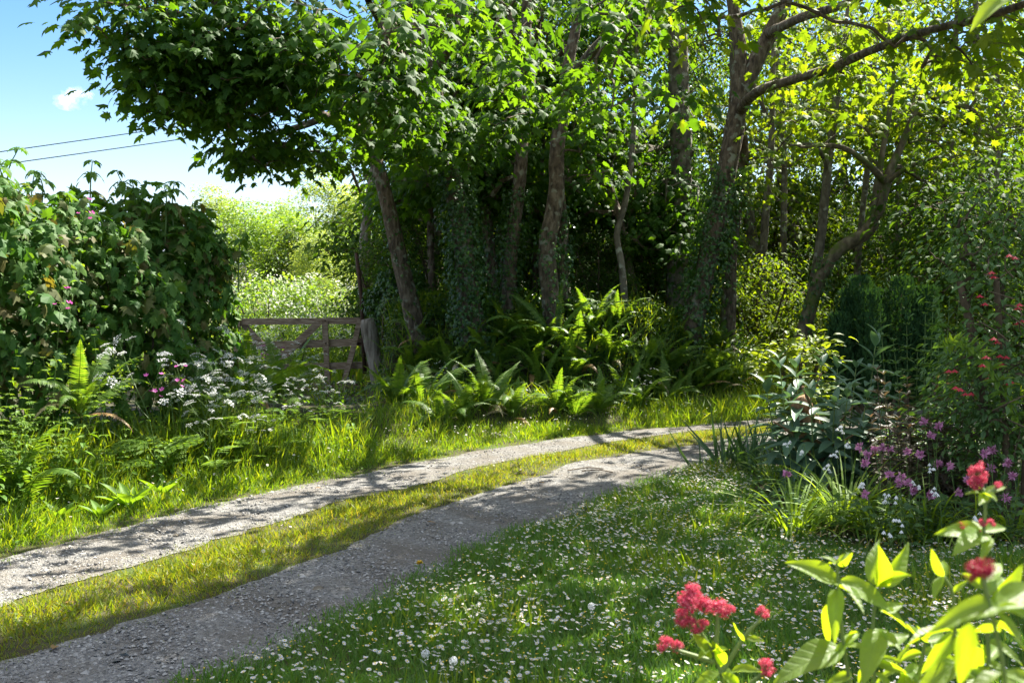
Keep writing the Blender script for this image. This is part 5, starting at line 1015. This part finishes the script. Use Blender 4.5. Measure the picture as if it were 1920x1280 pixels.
def strap_clump(px, py, n, L, label, mat='strap', dens=.13):
    p = G(px, py); x, y = p[0], p[1]; root = thing('day_lily', (x, y, zg(x, y)), label, 'plant', 'arching strap-leaved clumps'); g = Geo(); r = np.random.default_rng(int(px))
    a = r.uniform(0, 6.283, n); rad = dens * r.random(n) ** .5; o = np.stack([np.cos(a), np.sin(a), 0 * a], -1); Y = nrm(o * r.uniform(.15, .8, (n, 1)) + [0, 0, 1] + r.normal(0, .12, (n, 3))); k = r.integers(0, 3, n); ln = L * r.uniform(.6, 1.15, n)
    for j in range(3): s = k == j; g.inst(T_STRAP[j], (o * rad[:, None])[s], Y[s], -o[s] + .01 * UP, ln[s])
    obj('foliage', g.mesh('foliage', [M[mat]], (0, 0, 0), False), root)
    g = Geo(); m = 14; a = r.uniform(0, 6.28, m); o = np.stack([np.cos(a), np.sin(a), 0 * a], -1); g.inst(T_STRAP[2], o * dens * .8, nrm(o * 1.3 + [0, 0, .8]), -o + UP * .6, L * .7); obj('dry_leaves', g.mesh('dry_leaves', [M['straw']], (0, 0, 0), False), root)
strap_clump(1490, 1000, 110, .62, 'bright arching strap-leaved clump spilling onto the daisies'); strap_clump(1585, 985, 130, .72, 'largest arching strap-leaved clump below the pink columbines'); strap_clump(1655, 1010, 80, .6, 'strap-leaved clump merging into the white bells')
strap_clump(1450, 905, 60, .45, 'short strap-leaved tuft at the lane corner of the bed'); strap_clump(1740, 1025, 70, .5, 'strap-leaved clump half shaded behind the valerian leaves'); strap_clump(1830, 1035, 60, .5, 'strap-leaved clump behind the red valerian heads'); strap_clump(1545, 925, 70, .55, 'shaded strap-leaved clump in front of the dark shrub'); strap_clump(1900, 1030, 50, .5, 'strap-leaved tuft by the frame edge of the bed')
def leafy_shoot(root, pts, T, mats, lsize, step, nper, name='shoot', stemr=.006, droop=.3, topup=.6, r=br, sub=False):
    L = np.linalg.norm(np.diff(pts, axis=0), axis=1).sum(); p = curve(pts, 14); g = Geo(); g.tube(p, np.linspace(stemr, stemr * .4, 14), 5, 0); n = max(3, int(L / step)); parts = []
    g2 = g if not sub else None
    for k in range(n):
        f_ = (k + 1.2) / (n + .2); c = p[min(13, int(f_ * 13 + .5))]; t = nrm(p[min(13, int(f_ * 13) + 1)] - p[max(0, int(f_ * 13) - 1)]); x = nrm(np.cross(t, [.3, .5, .1])); y2 = np.cross(t, x)
        for j in range(nper):
            a = k * 1.57 + j * 6.283 / nper + r.normal(0, .2); o = x * math.cos(a) + y2 * math.sin(a); u = topup if f_ > .85 else r.uniform(-droop, .35); s = lsize * (1.12 - .6 * f_ ** 3) * r.uniform(.75, 1.1)
            if sub: parts.append((c, nrm(o + t * (.25 + u * .8) + UP * u * .4), nrm(t + UP * .5), s))
            else: g.inst(T, c[None], nrm(o + t * (.25 + u * .8) + UP * u * .4)[None], nrm(t + UP * .5)[None], [s], 1)
    sh = obj(name, g.mesh(name, mats, (0, 0, 0), True), root)
    for c, Y, Z, s in parts:
        g = Geo(); g.inst(T, np.zeros((1, 3)), Y[None], Z[None], [s]); obj('leaf', g.mesh('leaf', [mats[1]], (0, 0, 0), True), sh, c)
    return sh
def to_local(root, px, py, d): return P(px, py, d) - np.array(root.location)
# buddleia: felted grey-green leaves
x, y = gp(1540, 8.1); root = thing('buddleia_shrub', (x, y, zg(x, y)), 'grey-green shrub with big felted leaves above the rotten stump', 'shrub')
for px, py, d in [(1644, 626, 8.0), (1460, 672, 8.2), (1492, 690, 7.9), (1570, 690, 8.4), (1540, 668, 8.5), (1605, 690, 8.0), (1590, 728, 7.6), (1520, 730, 7.5), (1480, 745, 7.7), (1625, 745, 7.7), (1565, 755, 7.5), (1435, 720, 8.1), (1660, 740, 8.0)]:
    tip = to_local(root, px, py, d); leafy_shoot(root, np.array([[tip[0] * .35, tip[1] * .4, 0], [tip[0] * .8, tip[1] * .8, tip[2] * .5], tip]), T_BUD, [M['valerian_stem'], M['buddleia']], .30, .085, 2, 'shoot', .009, .12, .9, br, True)
x, y = gp(1500, 10.6); 
lime = bush_proto(172, M['lime_leaf'], 130, .11, .42, 1.2, 'laurel_bush', T_OVAL, 10, M['twig'], .1, 4, -.3); spread([lime], [(x, y, zg(x, y), 'lime-green bush glowing in the sun behind the grey-green shrub')], 'bush', None, br, 1, 1, 1)
# rotten stump and its snags
def stump():
    r = np.random.default_rng(173); a = P(1545, 872, 7.9); a[2] = zg(a[0], a[1]) - .1; root = thing('rotten_stump', a, 'broken rotten stump leaning under the grey-green shrub', 'stump')
    g = Geo(); pts = curve([[0, 0, 0], P(1520, 800, 7.9) - a, P(1493, 745, 7.9) - a], 14); g.tube(pts, np.linspace(.12, .07, 14) * (1 + r.normal(0, .08, 14)), 12, 0, cap=True, bump=.1, rs=r); obj('trunk', g.mesh('trunk', [M['cut_wood']]), root)
    for p, q, w in [((1530, 830), (1450, 790), .013), ((1535, 820), (1470, 805), .011), ((1525, 800), (1505, 725), .02), ((1540, 850), (1600, 760), .012), ((1512, 775), (1540, 700), .012), ((1530, 840), (1600, 815), .009)]:
        g = Geo(); A = P(*p, 7.85) - a; B = P(*q, 7.6) - a; g.tube(curve([A, (A + B) / 2 + r.normal(0, .02, 3), B], 8), np.linspace(w, w * .5, 8), 6, 0, cap=True); obj('snag', g.mesh('snag', [M['cut_wood']]), root)
stump()
# dark conifer of upright plumes
x, y = gp(1655, 12); root = thing('dwarf_conifer', (x, y, zg(x, y)), 'dark green plumed conifer beneath the swan-necked tree', 'conifer')
for px, top, w in [(q_[0], q_[1], q_[2] * .72) for q_ in [(1655, 545, .25), (1612, 520, .28), (1690, 522, .28), (1640, 575, .25), (1735, 540, .26), (1575, 590, .24), (1715, 590, .24), (1600, 640, .25), (1670, 640, .28), (1745, 620, .22), (1630, 548, .2), (1720, 560, .2), (1590, 545, .2)]]:
    t = P(px, top, 12 + br.uniform(-.35, .35)) - np.array([x, y, zg(x, y)]); g = Geo(); n = 3000; f_ = br.random(n); z = t[2] * (1 - (1 - f_) * .8); rad = w * (np.sin(np.pi * (.12 + .88 * (1 - f_)) ** .8) ** .8 * .9 + .05) * br.uniform(.55, 1.05, n); a = br.uniform(0, 6.28, n); rad *= 1 + .22 * np.sin(a * 5 + f_ * 14)
    o = np.stack([np.cos(a), np.sin(a), 0 * a], -1); g.inst(T_DIAM, np.array([t[0], t[1], 0]) * np.array([1, 1, 0]) + o * rad[:, None] + np.stack([0 * z, 0 * z, z], -1), nrm(o * .45 + [0, 0, 1] + br.normal(0, .2, (n, 3))), nrm(o + br.normal(0, .4, (n, 3))), br.uniform(.03, .065, n)); g.tube([[t[0] * .3, t[1] * .3, 0], [t[0] * .8, t[1] * .8, t[2] * .3], [t[0], t[1], t[2] * .9]], [.03, .02, .006], 5, 1)
    obj('plume', g.mesh('plume', [M['conifer'], M['twig']], (0, 0, 0), False), root)
# bronze-leaved stems
x, y = gp(1730, 7.3); root = thing('bronze_shrub', (x, y, zg(x, y)), 'bronze-purple leaved shrub behind the pink columbines', 'shrub')
for k in range(30):
    px = 1640 + 6.6 * k + br.normal(0, 8); tip = to_local(root, px, br.uniform(690, 800), br.uniform(6.9, 7.8)); leafy_shoot(root, np.array([[tip[0] * .75, tip[1] * .7, 0], [tip[0] * .9, tip[1] * .9, tip[2] * .5], tip]), T_LANCE, [M['twig'], M['purple_leaf']], .105, .05, 3, 'shoot', .005, .4, .7)
# willowy green shoots
x, y = gp(1715, 8.8); root = thing('willowy_shrub', (x, y, zg(x, y)), 'slender-shooted green shrub between the conifer and the bronze leaves', 'shrub')
for px, py in [(1650, 585), (1700, 610), (1735, 590), (1780, 560), (1805, 500), (1760, 625), (1675, 640), (1720, 660), (1795, 600), (1825, 540), (1750, 560)]:
    tip = to_local(root, px, py, 8.6 + br.uniform(-.5, .4)); leafy_shoot(root, np.array([[tip[0] * .6, tip[1] * .6, 0], [tip[0] * .8, tip[1] * .9, tip[2] * .5], tip]), T_LANCE, [M['stem'], M['fuchsia_leaf']], .10, .035, 3, 'shoot', .006, .2, .6)
# red-flowered fuchsia
fu = bush_proto(174, M['fuchsia_leaf'], 330, .062, .62, 2.15, 'fuchsia_bush', T_OVAL, 13, M['twig'], .11, 7, .35)
FT = T_([(0, 0, 0), (-.3, .45, .1), (0, 1, .35), (.3, .45, .1)], ([[0, 2, 1], [0, 3, 2]], 0))
x, y = gp(1925, 6.6); fl0 = np.array([x, y, zg(x, y)])
for px, py in [(1858, 514), (1845, 560), (1905, 602), (1872, 650), (1845, 678), (1862, 682), (1880, 660), (1787, 690), (1790, 725), (1865, 700), (1915, 570), (1812, 735), (1900, 480), (1890, 720)]:
    d = br.uniform(5.9, 6.3); c = P(px, py, d) - fl0; g = Geo(); g.tube([c + [0, 0, .05], c + [.004, 0, .02], c], .0016, 3, 1)
    for m in range(2):
        g = Geo() if m else g; cc = c + br.normal(0, .022, 3); n = 8; a = np.arange(n) * .785; o = np.stack([np.cos(a), np.sin(a), 0 * a], -1); g.inst(FT, np.repeat(cc[None], n, 0), nrm(o * .55 + [0, 0, -.8]), o, .036)
        obj('flower', g.mesh('flower', [M['fuchsia'], M['stem']], (0, 0, 0), False), fu)
for px, py, qx, qy in [(1900, 560, 1850, 545), (1890, 640, 1830, 600), (1930, 620, 1870, 575), (1920, 800, 1880, 770), (1925, 740, 1860, 770), (1900, 520, 1885, 480)]:
    g = Geo(); A = P(px, py, 6.0) - fl0; B = P(qx, qy, 5.95) - fl0; g.tube(curve([A, (A + B) / 2 + br.normal(0, .012, 3), B], 8), np.linspace(.006, .002, 8), 5); obj('bare_twig', g.mesh('bare_twig', [M['twig']]), fu)
spread([fu], [(*fl0, 'fuchsia bush hung with red flowers and bare twigs at the garden edge')], 'bush', None, br, 1, 1, 0); fu.rotation_euler = (0, 0, 0)
x, y = gp(1870, 6.2); root = thing('arching_shrub', (x, y, zg(x, y)), 'yellow-green leafy spray arching in front of the fuchsia', 'shrub')
leafy_shoot(root, np.array([to_local(root, 1915, 800, 6.2), to_local(root, 1880, 730, 6.1), to_local(root, 1840, 668, 6.0), to_local(root, 1800, 640, 6.0), to_local(root, 1772, 650, 5.95)]), T_LANCE, [M['stem'], M['parsley_leaf']], .085, .016, 2, 'spray', .006, .2, .3)
leafy_shoot(root, np.array([[0, 0, 0], to_local(root, 1890, 900, 6.25), to_local(root, 1915, 800, 6.2)]), T_LANCE, [M['twig'], M['fuchsia_leaf']], .07, .05, 2, 'stem', .008)
shr = bush_proto(175, M['fuchsia_leaf'], 120, .07, .5, .95, 'leafy_bush', T_OVAL, 12, M['twig'], .12, 5, .35)
x, y = gp(1890, 6.9); spread([shr], [(x, y, zg(x, y), 'low dark leafy bush under the fuchsia behind the columbines')], 'bush', None, br, 1, 1, 0)
# columbines
def columbine(fl, d, label):
    cx = np.mean([f[0] for f in fl]); b = P(cx, 960, d); b[2] = zg(b[0], b[1]); root = thing('columbine', b, label, 'flower', 'pink columbines'); g = Geo(); r = np.random.default_rng(int(cx * 7 + fl[0][1])); tips = []
    for px, py in fl:
        t = P(px, py, d + r.uniform(-.12, .12)) - b; g.tube(curve([[r.normal(0, .02), r.normal(0, .02), 0], [t[0] * .6 + r.normal(0, .02), t[1] * .6, t[2] * .6], t + [0, 0, .035], t + [.012, -.006, .02], t], 14), np.linspace(.0028, .0014, 14), 4); tips.append(t)
    obj('stem', g.mesh('stem', [M['stem']]), root)
    for t in tips:
        g = Geo(); n = 34; u = nrm(r.normal(0, 1, (n, 3)) + [0, -.1, -.35]); g.inst(FT, t + u * .004, u, nrm(UP + r.normal(0, .6, (n, 3))), .032 * r.uniform(.75, 1.1, n)); obj('flower', g.mesh('flower', [M['pink_petal']], (0, 0, 0), False), root)
    g = Geo(); n = 40; a = r.uniform(0, 6.28, n); rad = r.uniform(.05, .2, n); g.inst(T_IVY, np.stack([rad * np.cos(a), rad * np.sin(a), r.uniform(.08, .3, n)], -1), np.stack([np.cos(a), np.sin(a), 0 * a], -1), nrm(UP + r.normal(0, .3, (n, 3))), .06); obj('foliage', g.mesh('foliage', [M['fuchsia_leaf']], (0, 0, 0), False), root)
for fl, d, lab in [([(1732, 790), (1760, 798), (1746, 815)], 6.4, 'columbine with the three highest pink pompoms against the bronze leaves'), ([(1668, 840), (1654, 838), (1640, 842)], 6.6, 'columbine with paired pink flowers just above the big strap-leaved clump'), ([(1612, 838), (1626, 852), (1622, 868)], 6.5, 'columbine hanging pink beside the white bells'),
                   ([(1700, 846), (1725, 852), (1760, 870)], 6.4, 'columbine with spaced pink flowers in the middle of the group'), ([(1690, 892), (1702, 905), (1712, 918), (1686, 904)], 6.2, 'lowest dense cluster of pink columbine flowers'), ([(1846, 850), (1860, 843), (1858, 878)], 6.2, 'columbine flowering beside the tall valerian head'),
                   ([(1888, 866), (1900, 892), (1886, 932)], 6.1, 'columbine behind the tall valerian, nearest the fuchsia'), ([(1798, 922), (1780, 872), (1815, 900)], 6.2, 'columbine just short of the tall valerian head'), ([(1668, 890), (1622, 926), (1745, 927)], 6.2, 'straggling columbine low over the strap leaves'), ([(1475, 888)], 6.6, 'single mauve-pink columbine over the lane-side strap leaves')]:
    columbine(fl, d, lab)
def leek(px, py, d, label):
    b = P(px + 6, 985, d); b[2] = zg(b[0], b[1]); root = thing('white_bell_flower', b, label, 'flower', 'white bell flowers'); r = np.random.default_rng(int(px * 3 + py)); t = P(px, py, d) - b; g = Geo(); p = curve([[0, 0, 0], [t[0] * .3, t[1] * .3, t[2] * .7], t + [.0, 0, .03], t + [-.02, 0, .01]], 12); g.tube(p, np.linspace(.003, .0015, 12), 4); obj('stem', g.mesh('stem', [M['stem']]), root)
    for k in range(5):
        c = p[11 - k // 2] + r.normal(0, .014, 3) - [0, 0, .012 * k]; g = Geo(); a = np.arange(6) * 1.047; o = np.stack([np.cos(a), np.sin(a), 0 * a], -1); g.inst(FT, np.repeat(c[None], 6, 0), nrm(o * .3 + [0, 0, -1]), o, .024); obj('bell', g.mesh('bell', [M['white_petal']], (0, 0, 0), False), root)
for px, py, d, lab in [(1580, 800, 6.9, 'highest white bells against the dark shrub'), (1594, 832, 6.8, 'white bells just below the highest ones'), (1568, 848, 6.7, 'white bells over the strap leaves, lane side'), (1556, 872, 6.6, 'small white bells beside the pink columbine'), (1684, 930, 6.1, 'white bells under the lowest pink cluster'), (1664, 932, 6.2, 'white bells among arching strap leaves'), (1690, 972, 5.9, 'low white bells at the front of the bed'), (1668, 992, 5.9, 'lowest white bells just above the daisies'),
                       (1752, 876, 6.3, 'white bells between two pink columbines'), (1478, 828, 7.2, 'white bells by the rotten stump'), (1508, 842, 7.1, 'white bells in front of the rotten stump'), (1720, 905, 6.2, 'white bells beside the dense pink cluster'), (1625, 905, 6.3, 'white bells above the largest strap-leaved clump'), (1760, 918, 6.1, 'white bells near the straggling columbine'), (1835, 965, 5.8, 'white bells behind the tall valerian stem')]:
    leek(px, py, d, lab)

# ------------------------------------------------------------------ red valerian close to the camera
vr = np.random.default_rng(181)
def head_mesh(r, mat, elong=1.0):
    g = Geo(); subs = nrm(r.normal(0, 1, (13, 3)) + [0, 0, .25]) * [.62, .62, .58 * elong]; subs[0] = (0, 0, .25 * elong); pos = []; nn = []
    for c in subs:
        g.tube([np.array([0, 0, -.55]), c * .5, c], .035, 4, 1)
        n = 46; u = nrm(r.normal(0, 1, (n, 3)) + c * .5); q = c + u * .36 * r.uniform(.45, 1.25, (n, 1)); pos.append(q); nn.append(u)
        for p in q[::4]: g.tube([c, (c + p) / 2 + r.normal(0, .02, 3), p], .014, 3, 0)
    pos = np.vstack(pos); u = np.vstack(nn); m = len(pos); bud = r.random(m) < .35
    g.inst(flower_T(r, 5, 1, .3), pos[~bud], nrm(np.cross(u, r.normal(0, 1, (m, 3))))[~bud], nrm(u + r.normal(0, .4, (m, 3)))[~bud], .085 * r.uniform(.7, 1.3, (~bud).sum()), 0)
    g.inst(T_DIAM, pos[bud], nrm(u + r.normal(0, .3, (m, 3)))[bud], nrm(np.cross(u, r.normal(0, 1, (m, 3))))[bud], .13 * r.uniform(.7, 1.2, bud.sum()), 0)
    return g.mesh('flower_head', [M[mat], M['valerian_stem']], (0, 0, 0), False)
HEAD = [head_mesh(vr, 'crimson'), head_mesh(vr, 'crimson', 1.5), head_mesh(vr, 'crimson_dark', 1.0)]
VL = []
for T in T_VAL: g = Geo(); g.inst(T, np.zeros((1, 3)), np.array([[0, 1.0, 0]]), np.array([[0, 0, 1.0]]), [1.0]); VL.append(g.mesh('leaf', [M['valerian']]))
def valerian(d, stems, leaves, heads, label):
    x, y = gp(stems[0][0][0], d); root = thing('valerian_plant', (x, y, zg(x, y)), label, 'flower', 'red valerian by the camera'); b = np.array(root.location)
    for st in stems:
        p = np.array([P(q[0], q[1], d + (q[2] if len(q) > 2 else 0)) - b for q in st]); low = p[0] * [.7, .7, 0] + [0, .02, 0]
        if st[0][1] > 1270: m_ = max(2, int(np.linalg.norm(p[0] - low) / .06)); p = np.vstack([low + (p[0] - low) * np.linspace(0, 1, m_ + 1)[:-1, None], p])
        g = Geo(); g.tube(curve(p, 28), np.linspace(.0042, .0022, 28) * (d / 1.35) ** .5, 8); obj('stem', g.mesh('stem', [M['valerian_stem']]), root)
    for L in leaves:
        bx, by, tx, ty = L[:4]; dd = L[4] if len(L) > 4 else vr.uniform(-.04, .04); A = P(bx, by, d) - b; B = P(tx, ty, d + dd) - b; Y = B - A; ln = np.linalg.norm(Y); Y = Y / ln
        want = nrm(np.array([-.1, -.45, .9]) + vr.normal(0, .35, 3)) if len(L) < 6 else nrm(np.array(L[5], float)); X = nrm(np.cross(Y, want)); Z = np.cross(X, Y)
        o = obj('leaf', VL[vr.integers(0, 5)], root); Mx = Matrix(((X[0] * ln * 1.0, Y[0] * ln, Z[0] * ln, A[0]), (X[1] * ln, Y[1] * ln, Z[1] * ln, A[1]), (X[2] * ln, Y[2] * ln, Z[2] * ln, A[2]), (0, 0, 0, 1))); o.matrix_local = Mx
    for hx, hy, r_, k in heads:
        o = obj('flower_head', HEAD[k], root, P(hx, hy, d) - b, (vr.normal(0, .2), vr.normal(0, .2), vr.uniform(0, 6)), r_ / F * d)
valerian(1.6, [[(1360, 1290), (1338, 1225), (1312, 1180), (1296, 1140)], [(1338, 1225), (1345, 1180), (1345, 1150)], [(1352, 1262), (1395, 1195), (1428, 1158)], [(1338, 1240), (1290, 1225), (1256, 1214)], [(1400, 1290), (1420, 1270), (1434, 1256)]],
         [(1345, 1248, 1358, 1200), (1350, 1250, 1338, 1195), (1392, 1200, 1368, 1172), (1398, 1195, 1434, 1206), (1335, 1230, 1290, 1188), (1352, 1262, 1276, 1290), (1372, 1258, 1425, 1252), (1345, 1292, 1318, 1258), (1338, 1222, 1362, 1212), (1318, 1190, 1290, 1196), (1385, 1285, 1345, 1262), (1352, 1255, 1400, 1292), (1330, 1215, 1310, 1240)],
         [(1297, 1128, 30, 0), (1278, 1156, 18, 0), (1322, 1136, 18, 0), (1350, 1142, 22, 0), (1368, 1144, 12, 0), (1296, 1172, 20, 0), (1318, 1172, 13, 0), (1430, 1148, 14, 0), (1248, 1208, 17, 0), (1270, 1212, 13, 0), (1436, 1250, 18, 0), (1300, 1108, 18, 0)],
         'valerian with a broad cluster of crimson heads over the daisies')
valerian(1.36, [[(1594, 1290), (1582, 1210), (1574, 1140), (1571, 1092), (1570, 1050)], [(1640, 1290), (1636, 1190), (1641, 1130), (1652, 1098)]],
         [(1572, 1092, 1480, 1048, -.02, (-.3, -.6, .7)), (1576, 1088, 1680, 1130, -.03, (.2, -.7, .6)), (1640, 1096, 1632, 1006, .02, (-.7, -.7, .1)), (1652, 1098, 1714, 1018, .03, (.6, -.8, .2)), (1648, 1098, 1660, 1040, -.06, (0, -1, .3)), (1650, 1098, 1700, 1072, -.05, (0, -.8, .7)), (1646, 1094, 1675, 1025, .05),
          (1570, 1104, 1562, 1182, -.05, (-.4, -.9, .3)), (1575, 1100, 1625, 1118, -.05), (1566, 1128, 1534, 1206, 0, (-.8, -.6, .2)), (1584, 1204, 1560, 1250, -.02, (-.6, -.8, .2)), (1580, 1214, 1456, 1250, -.04, (-.1, -.5, .9)), (1582, 1212, 1632, 1204, -.02), (1586, 1208, 1610, 1176, .02), (1584, 1200, 1598, 1172, .03),
          (1648, 1178, 1622, 1264, -.06, (-.3, -.9, .5)), (1650, 1178, 1688, 1226, -.03, (.4, -.8, .5)), (1648, 1142, 1714, 1172, 0, (0, -.4, 1)), (1650, 1146, 1690, 1136, .02), (1570, 1056, 1544, 1036, 0), (1572, 1054, 1592, 1032, 0), (1571, 1060, 1600, 1046, -.02), (1571, 1058, 1553, 1048, .02), (1640, 1236, 1700, 1262, -.02), (1640, 1240, 1590, 1268, .03), (1596, 1262, 1548, 1290, 0), (1640, 1262, 1680, 1292, 0), (1642, 1210, 1700, 1200, .04)],
         [], 'valerian without open flowers, broad lime leaves lit through by the sun')
valerian(1.45, [[(1720, 1290), (1728, 1240), (1735, 1200)], [(1690, 1290), (1688, 1262), (1684, 1240)]], [(1735, 1202, 1690, 1180), (1735, 1202, 1782, 1186), (1735, 1200, 1722, 1168), (1730, 1225, 1672, 1232), (1730, 1225, 1792, 1236), (1726, 1245, 1760, 1280, -.04), (1726, 1250, 1680, 1285, -.04), (1685, 1242, 1640, 1226), (1685, 1242, 1705, 1206), (1686, 1256, 1632, 1270), (1688, 1262, 1730, 1262, -.05), (1736, 1204, 1752, 1176), (1722, 1262, 1700, 1298, -.05), (1722, 1262, 1775, 1290, -.03)], [], 'low tuft of valerian leaves without flowers between the lime and the tall plants')
valerian(1.28, [[(1856, 1290), (1848, 1120), (1843, 1020), (1848, 940), (1836, 905)], [(1800, 1290), (1790, 1180), (1786, 1110), (1768, 1080)], [(1848, 940), (1862, 920), (1870, 912)]],
         [(1843, 998, 1770, 986, -.02, (-.1, -.7, .7)), (1843, 996, 1890, 984, .02), (1844, 1000, 1850, 1040, -.05, (0, -1, .3)), (1846, 1000, 1800, 1012, -.05), (1842, 994, 1820, 980, .03), (1846, 928, 1813, 914, -.01), (1847, 926, 1888, 908, .01), (1846, 928, 1838, 942, -.03), (1846, 926, 1870, 930, -.03), (1846, 924, 1825, 900, .02), (1768, 1080, 1744, 1030, 0, (-.8, -.6, .2)), (1768, 1080, 1748, 1122, -.02, (-.8, -.6, .2)), (1772, 1082, 1762, 1040, .03), (1788, 1112, 1812, 1085, 0),
          (1790, 1180, 1694, 1186, -.02), (1792, 1190, 1735, 1250, -.02, (-.4, -.9, .4)), (1790, 1182, 1846, 1210, -.02), (1794, 1200, 1776, 1172, .03), (1796, 1240, 1720, 1290, -.02), (1796, 1240, 1865, 1280, -.03), (1850, 1150, 1925, 1060, 0, (.4, -.8, .4)), (1850, 1150, 1935, 1122, -.02), (1852, 1200, 1920, 1240, -.03), (1852, 1210, 1800, 1262, .03), (1848, 1110, 1900, 1070, .04), (1790, 1260, 1750, 1210, .05), (1852, 1240, 1925, 1290, -.03), (1850, 1240, 1880, 1190, .03), (1850, 1170, 1905, 1165, .02), (1848, 1090, 1880, 1040, .03), (1850, 1250, 1812, 1292, -.04), (1849, 1100, 1805, 1075, .03)],
         [(1834, 886, 18, 1), (1836, 905, 16, 0), (1826, 902, 12, 0), (1872, 910, 9, 0), (1802, 986, 9, 0), (1842, 980, 9, 0), (1858, 980, 9, 0), (1838, 1000, 7, 0)], 'tallest valerian, a crimson spike above ruffled yellow-green bracts')
valerian(.78, [[(1888, 1290), (1866, 1180), (1850, 1110), (1840, 1080)]],
         [(1872, 1138, 1766, 1146, -.02, (0, -.55, .8)), (1872, 1140, 1960, 1150, .0, (0, -.6, .8)), (1870, 1138, 1940, 1100, .03, (.2, -.6, .8)), (1820, 1168, 1798, 1290, -.01, (-.5, -.85, .2)), (1876, 1180, 1830, 1172, .02), (1880, 1262, 1800, 1300, -.02), (1884, 1262, 1960, 1290, 0), (1870, 1150, 1925, 1212, -.02, (.5, -.8, .3))],
         [(1838, 1062, 27, 2), (1822, 1078, 14, 2)], 'blurred valerian nearest the camera with a shaded crimson head')
leafspray = thing('overhanging_spray', P(1960, -60, 1.5), 'out-of-focus bright leaf hanging into the top corner above the long bare limb', 'branch')
g = Geo(); b = np.array(leafspray.location); g.tube(curve([P(2500, -400, 1.9) - b, P(2150, -150, 1.6) - b, P(1990, -40, 1.5) - b, P(1900, -10, 1.5) - b], 12), np.linspace(.006, .002, 12), 5); obj('twig', g.mesh('twig', [M['twig']]), leafspray)
for bx, by, tx, ty in [(1905, -12, 1818, 32), (1960, -30, 1905, -70), (2050, -80, 2010, 20), (2100, -120, 2060, -190)]:
    g = Geo(); A = P(bx, by, 1.5) - b; B = P(tx, ty, 1.47) - b; g.inst(T_LANCE, A[None], (B - A)[None], np.array([[-.2, -.5, .8]]), [np.linalg.norm(B - A)]); obj('leaf', g.mesh('leaf', [M['valerian']]), leafspray)

# small white cloud far off in the gap of blue
def cloud():
    r = np.random.default_rng(191); c = P(132, 182, 1500); root = c
    me = bpy.data.meshes.new('cloud'); import bmesh as _b; b = _b.new(); _b.ops.create_icosphere(b, subdivisions=4, radius=1)
    for v in b.verts: v.co.x *= 36; v.co.y *= 26; v.co.z *= 21
    b.to_mesh(me); b.free(); m = bpy.data.materials.new('cloud vapour'); m.use_nodes = True; nt = m.node_tree; nt.nodes.remove(nt.nodes['Principled BSDF']); out = nt.nodes['Material Output']
    pv = nt.nodes.new('ShaderNodeVolumePrincipled'); pv.inputs['Color'].default_value = (1, 1, 1, 1); pv.inputs['Anisotropy'].default_value = .3
    tc = nt.nodes.new('ShaderNodeTexCoord'); n = nt.nodes.new('ShaderNodeTexNoise'); n.inputs['Scale'].default_value = .045; n.inputs['Detail'].default_value = 7; nt.links.new(tc.outputs['Object'], n.inputs['Vector'])
    sc_ = nt.nodes.new('ShaderNodeVectorMath'); sc_.operation = 'MULTIPLY'; sc_.inputs[1].default_value = (1 / 36, 1 / 26, 1 / 21); nt.links.new(tc.outputs['Object'], sc_.inputs[0]); ln = nt.nodes.new('ShaderNodeVectorMath'); ln.operation = 'LENGTH'; nt.links.new(sc_.outputs[0], ln.inputs[0])
    a = nt.nodes.new('ShaderNodeMath'); a.operation = 'MULTIPLY_ADD'; a.inputs[1].default_value = 4.2; a.inputs[2].default_value = -1.55; nt.links.new(n.outputs[0], a.inputs[0])
    s = nt.nodes.new('ShaderNodeMath'); s.operation = 'SUBTRACT'; nt.links.new(a.outputs[0], s.inputs[0]); nt.links.new(ln.outputs['Value'], s.inputs[1]); mm = nt.nodes.new('ShaderNodeMath'); mm.operation = 'MULTIPLY'; mm.inputs[1].default_value = .045; mm.use_clamp = True; nt.links.new(s.outputs[0], mm.inputs[0]); nt.links.new(mm.outputs[0], pv.inputs['Density']); nt.links.new(pv.outputs[0], out.inputs['Volume'])
    me.materials.append(m); tag(obj('cloud', me, None, c), 'single small white cloud in the blue gap above the hedge', 'cloud')
cloud()
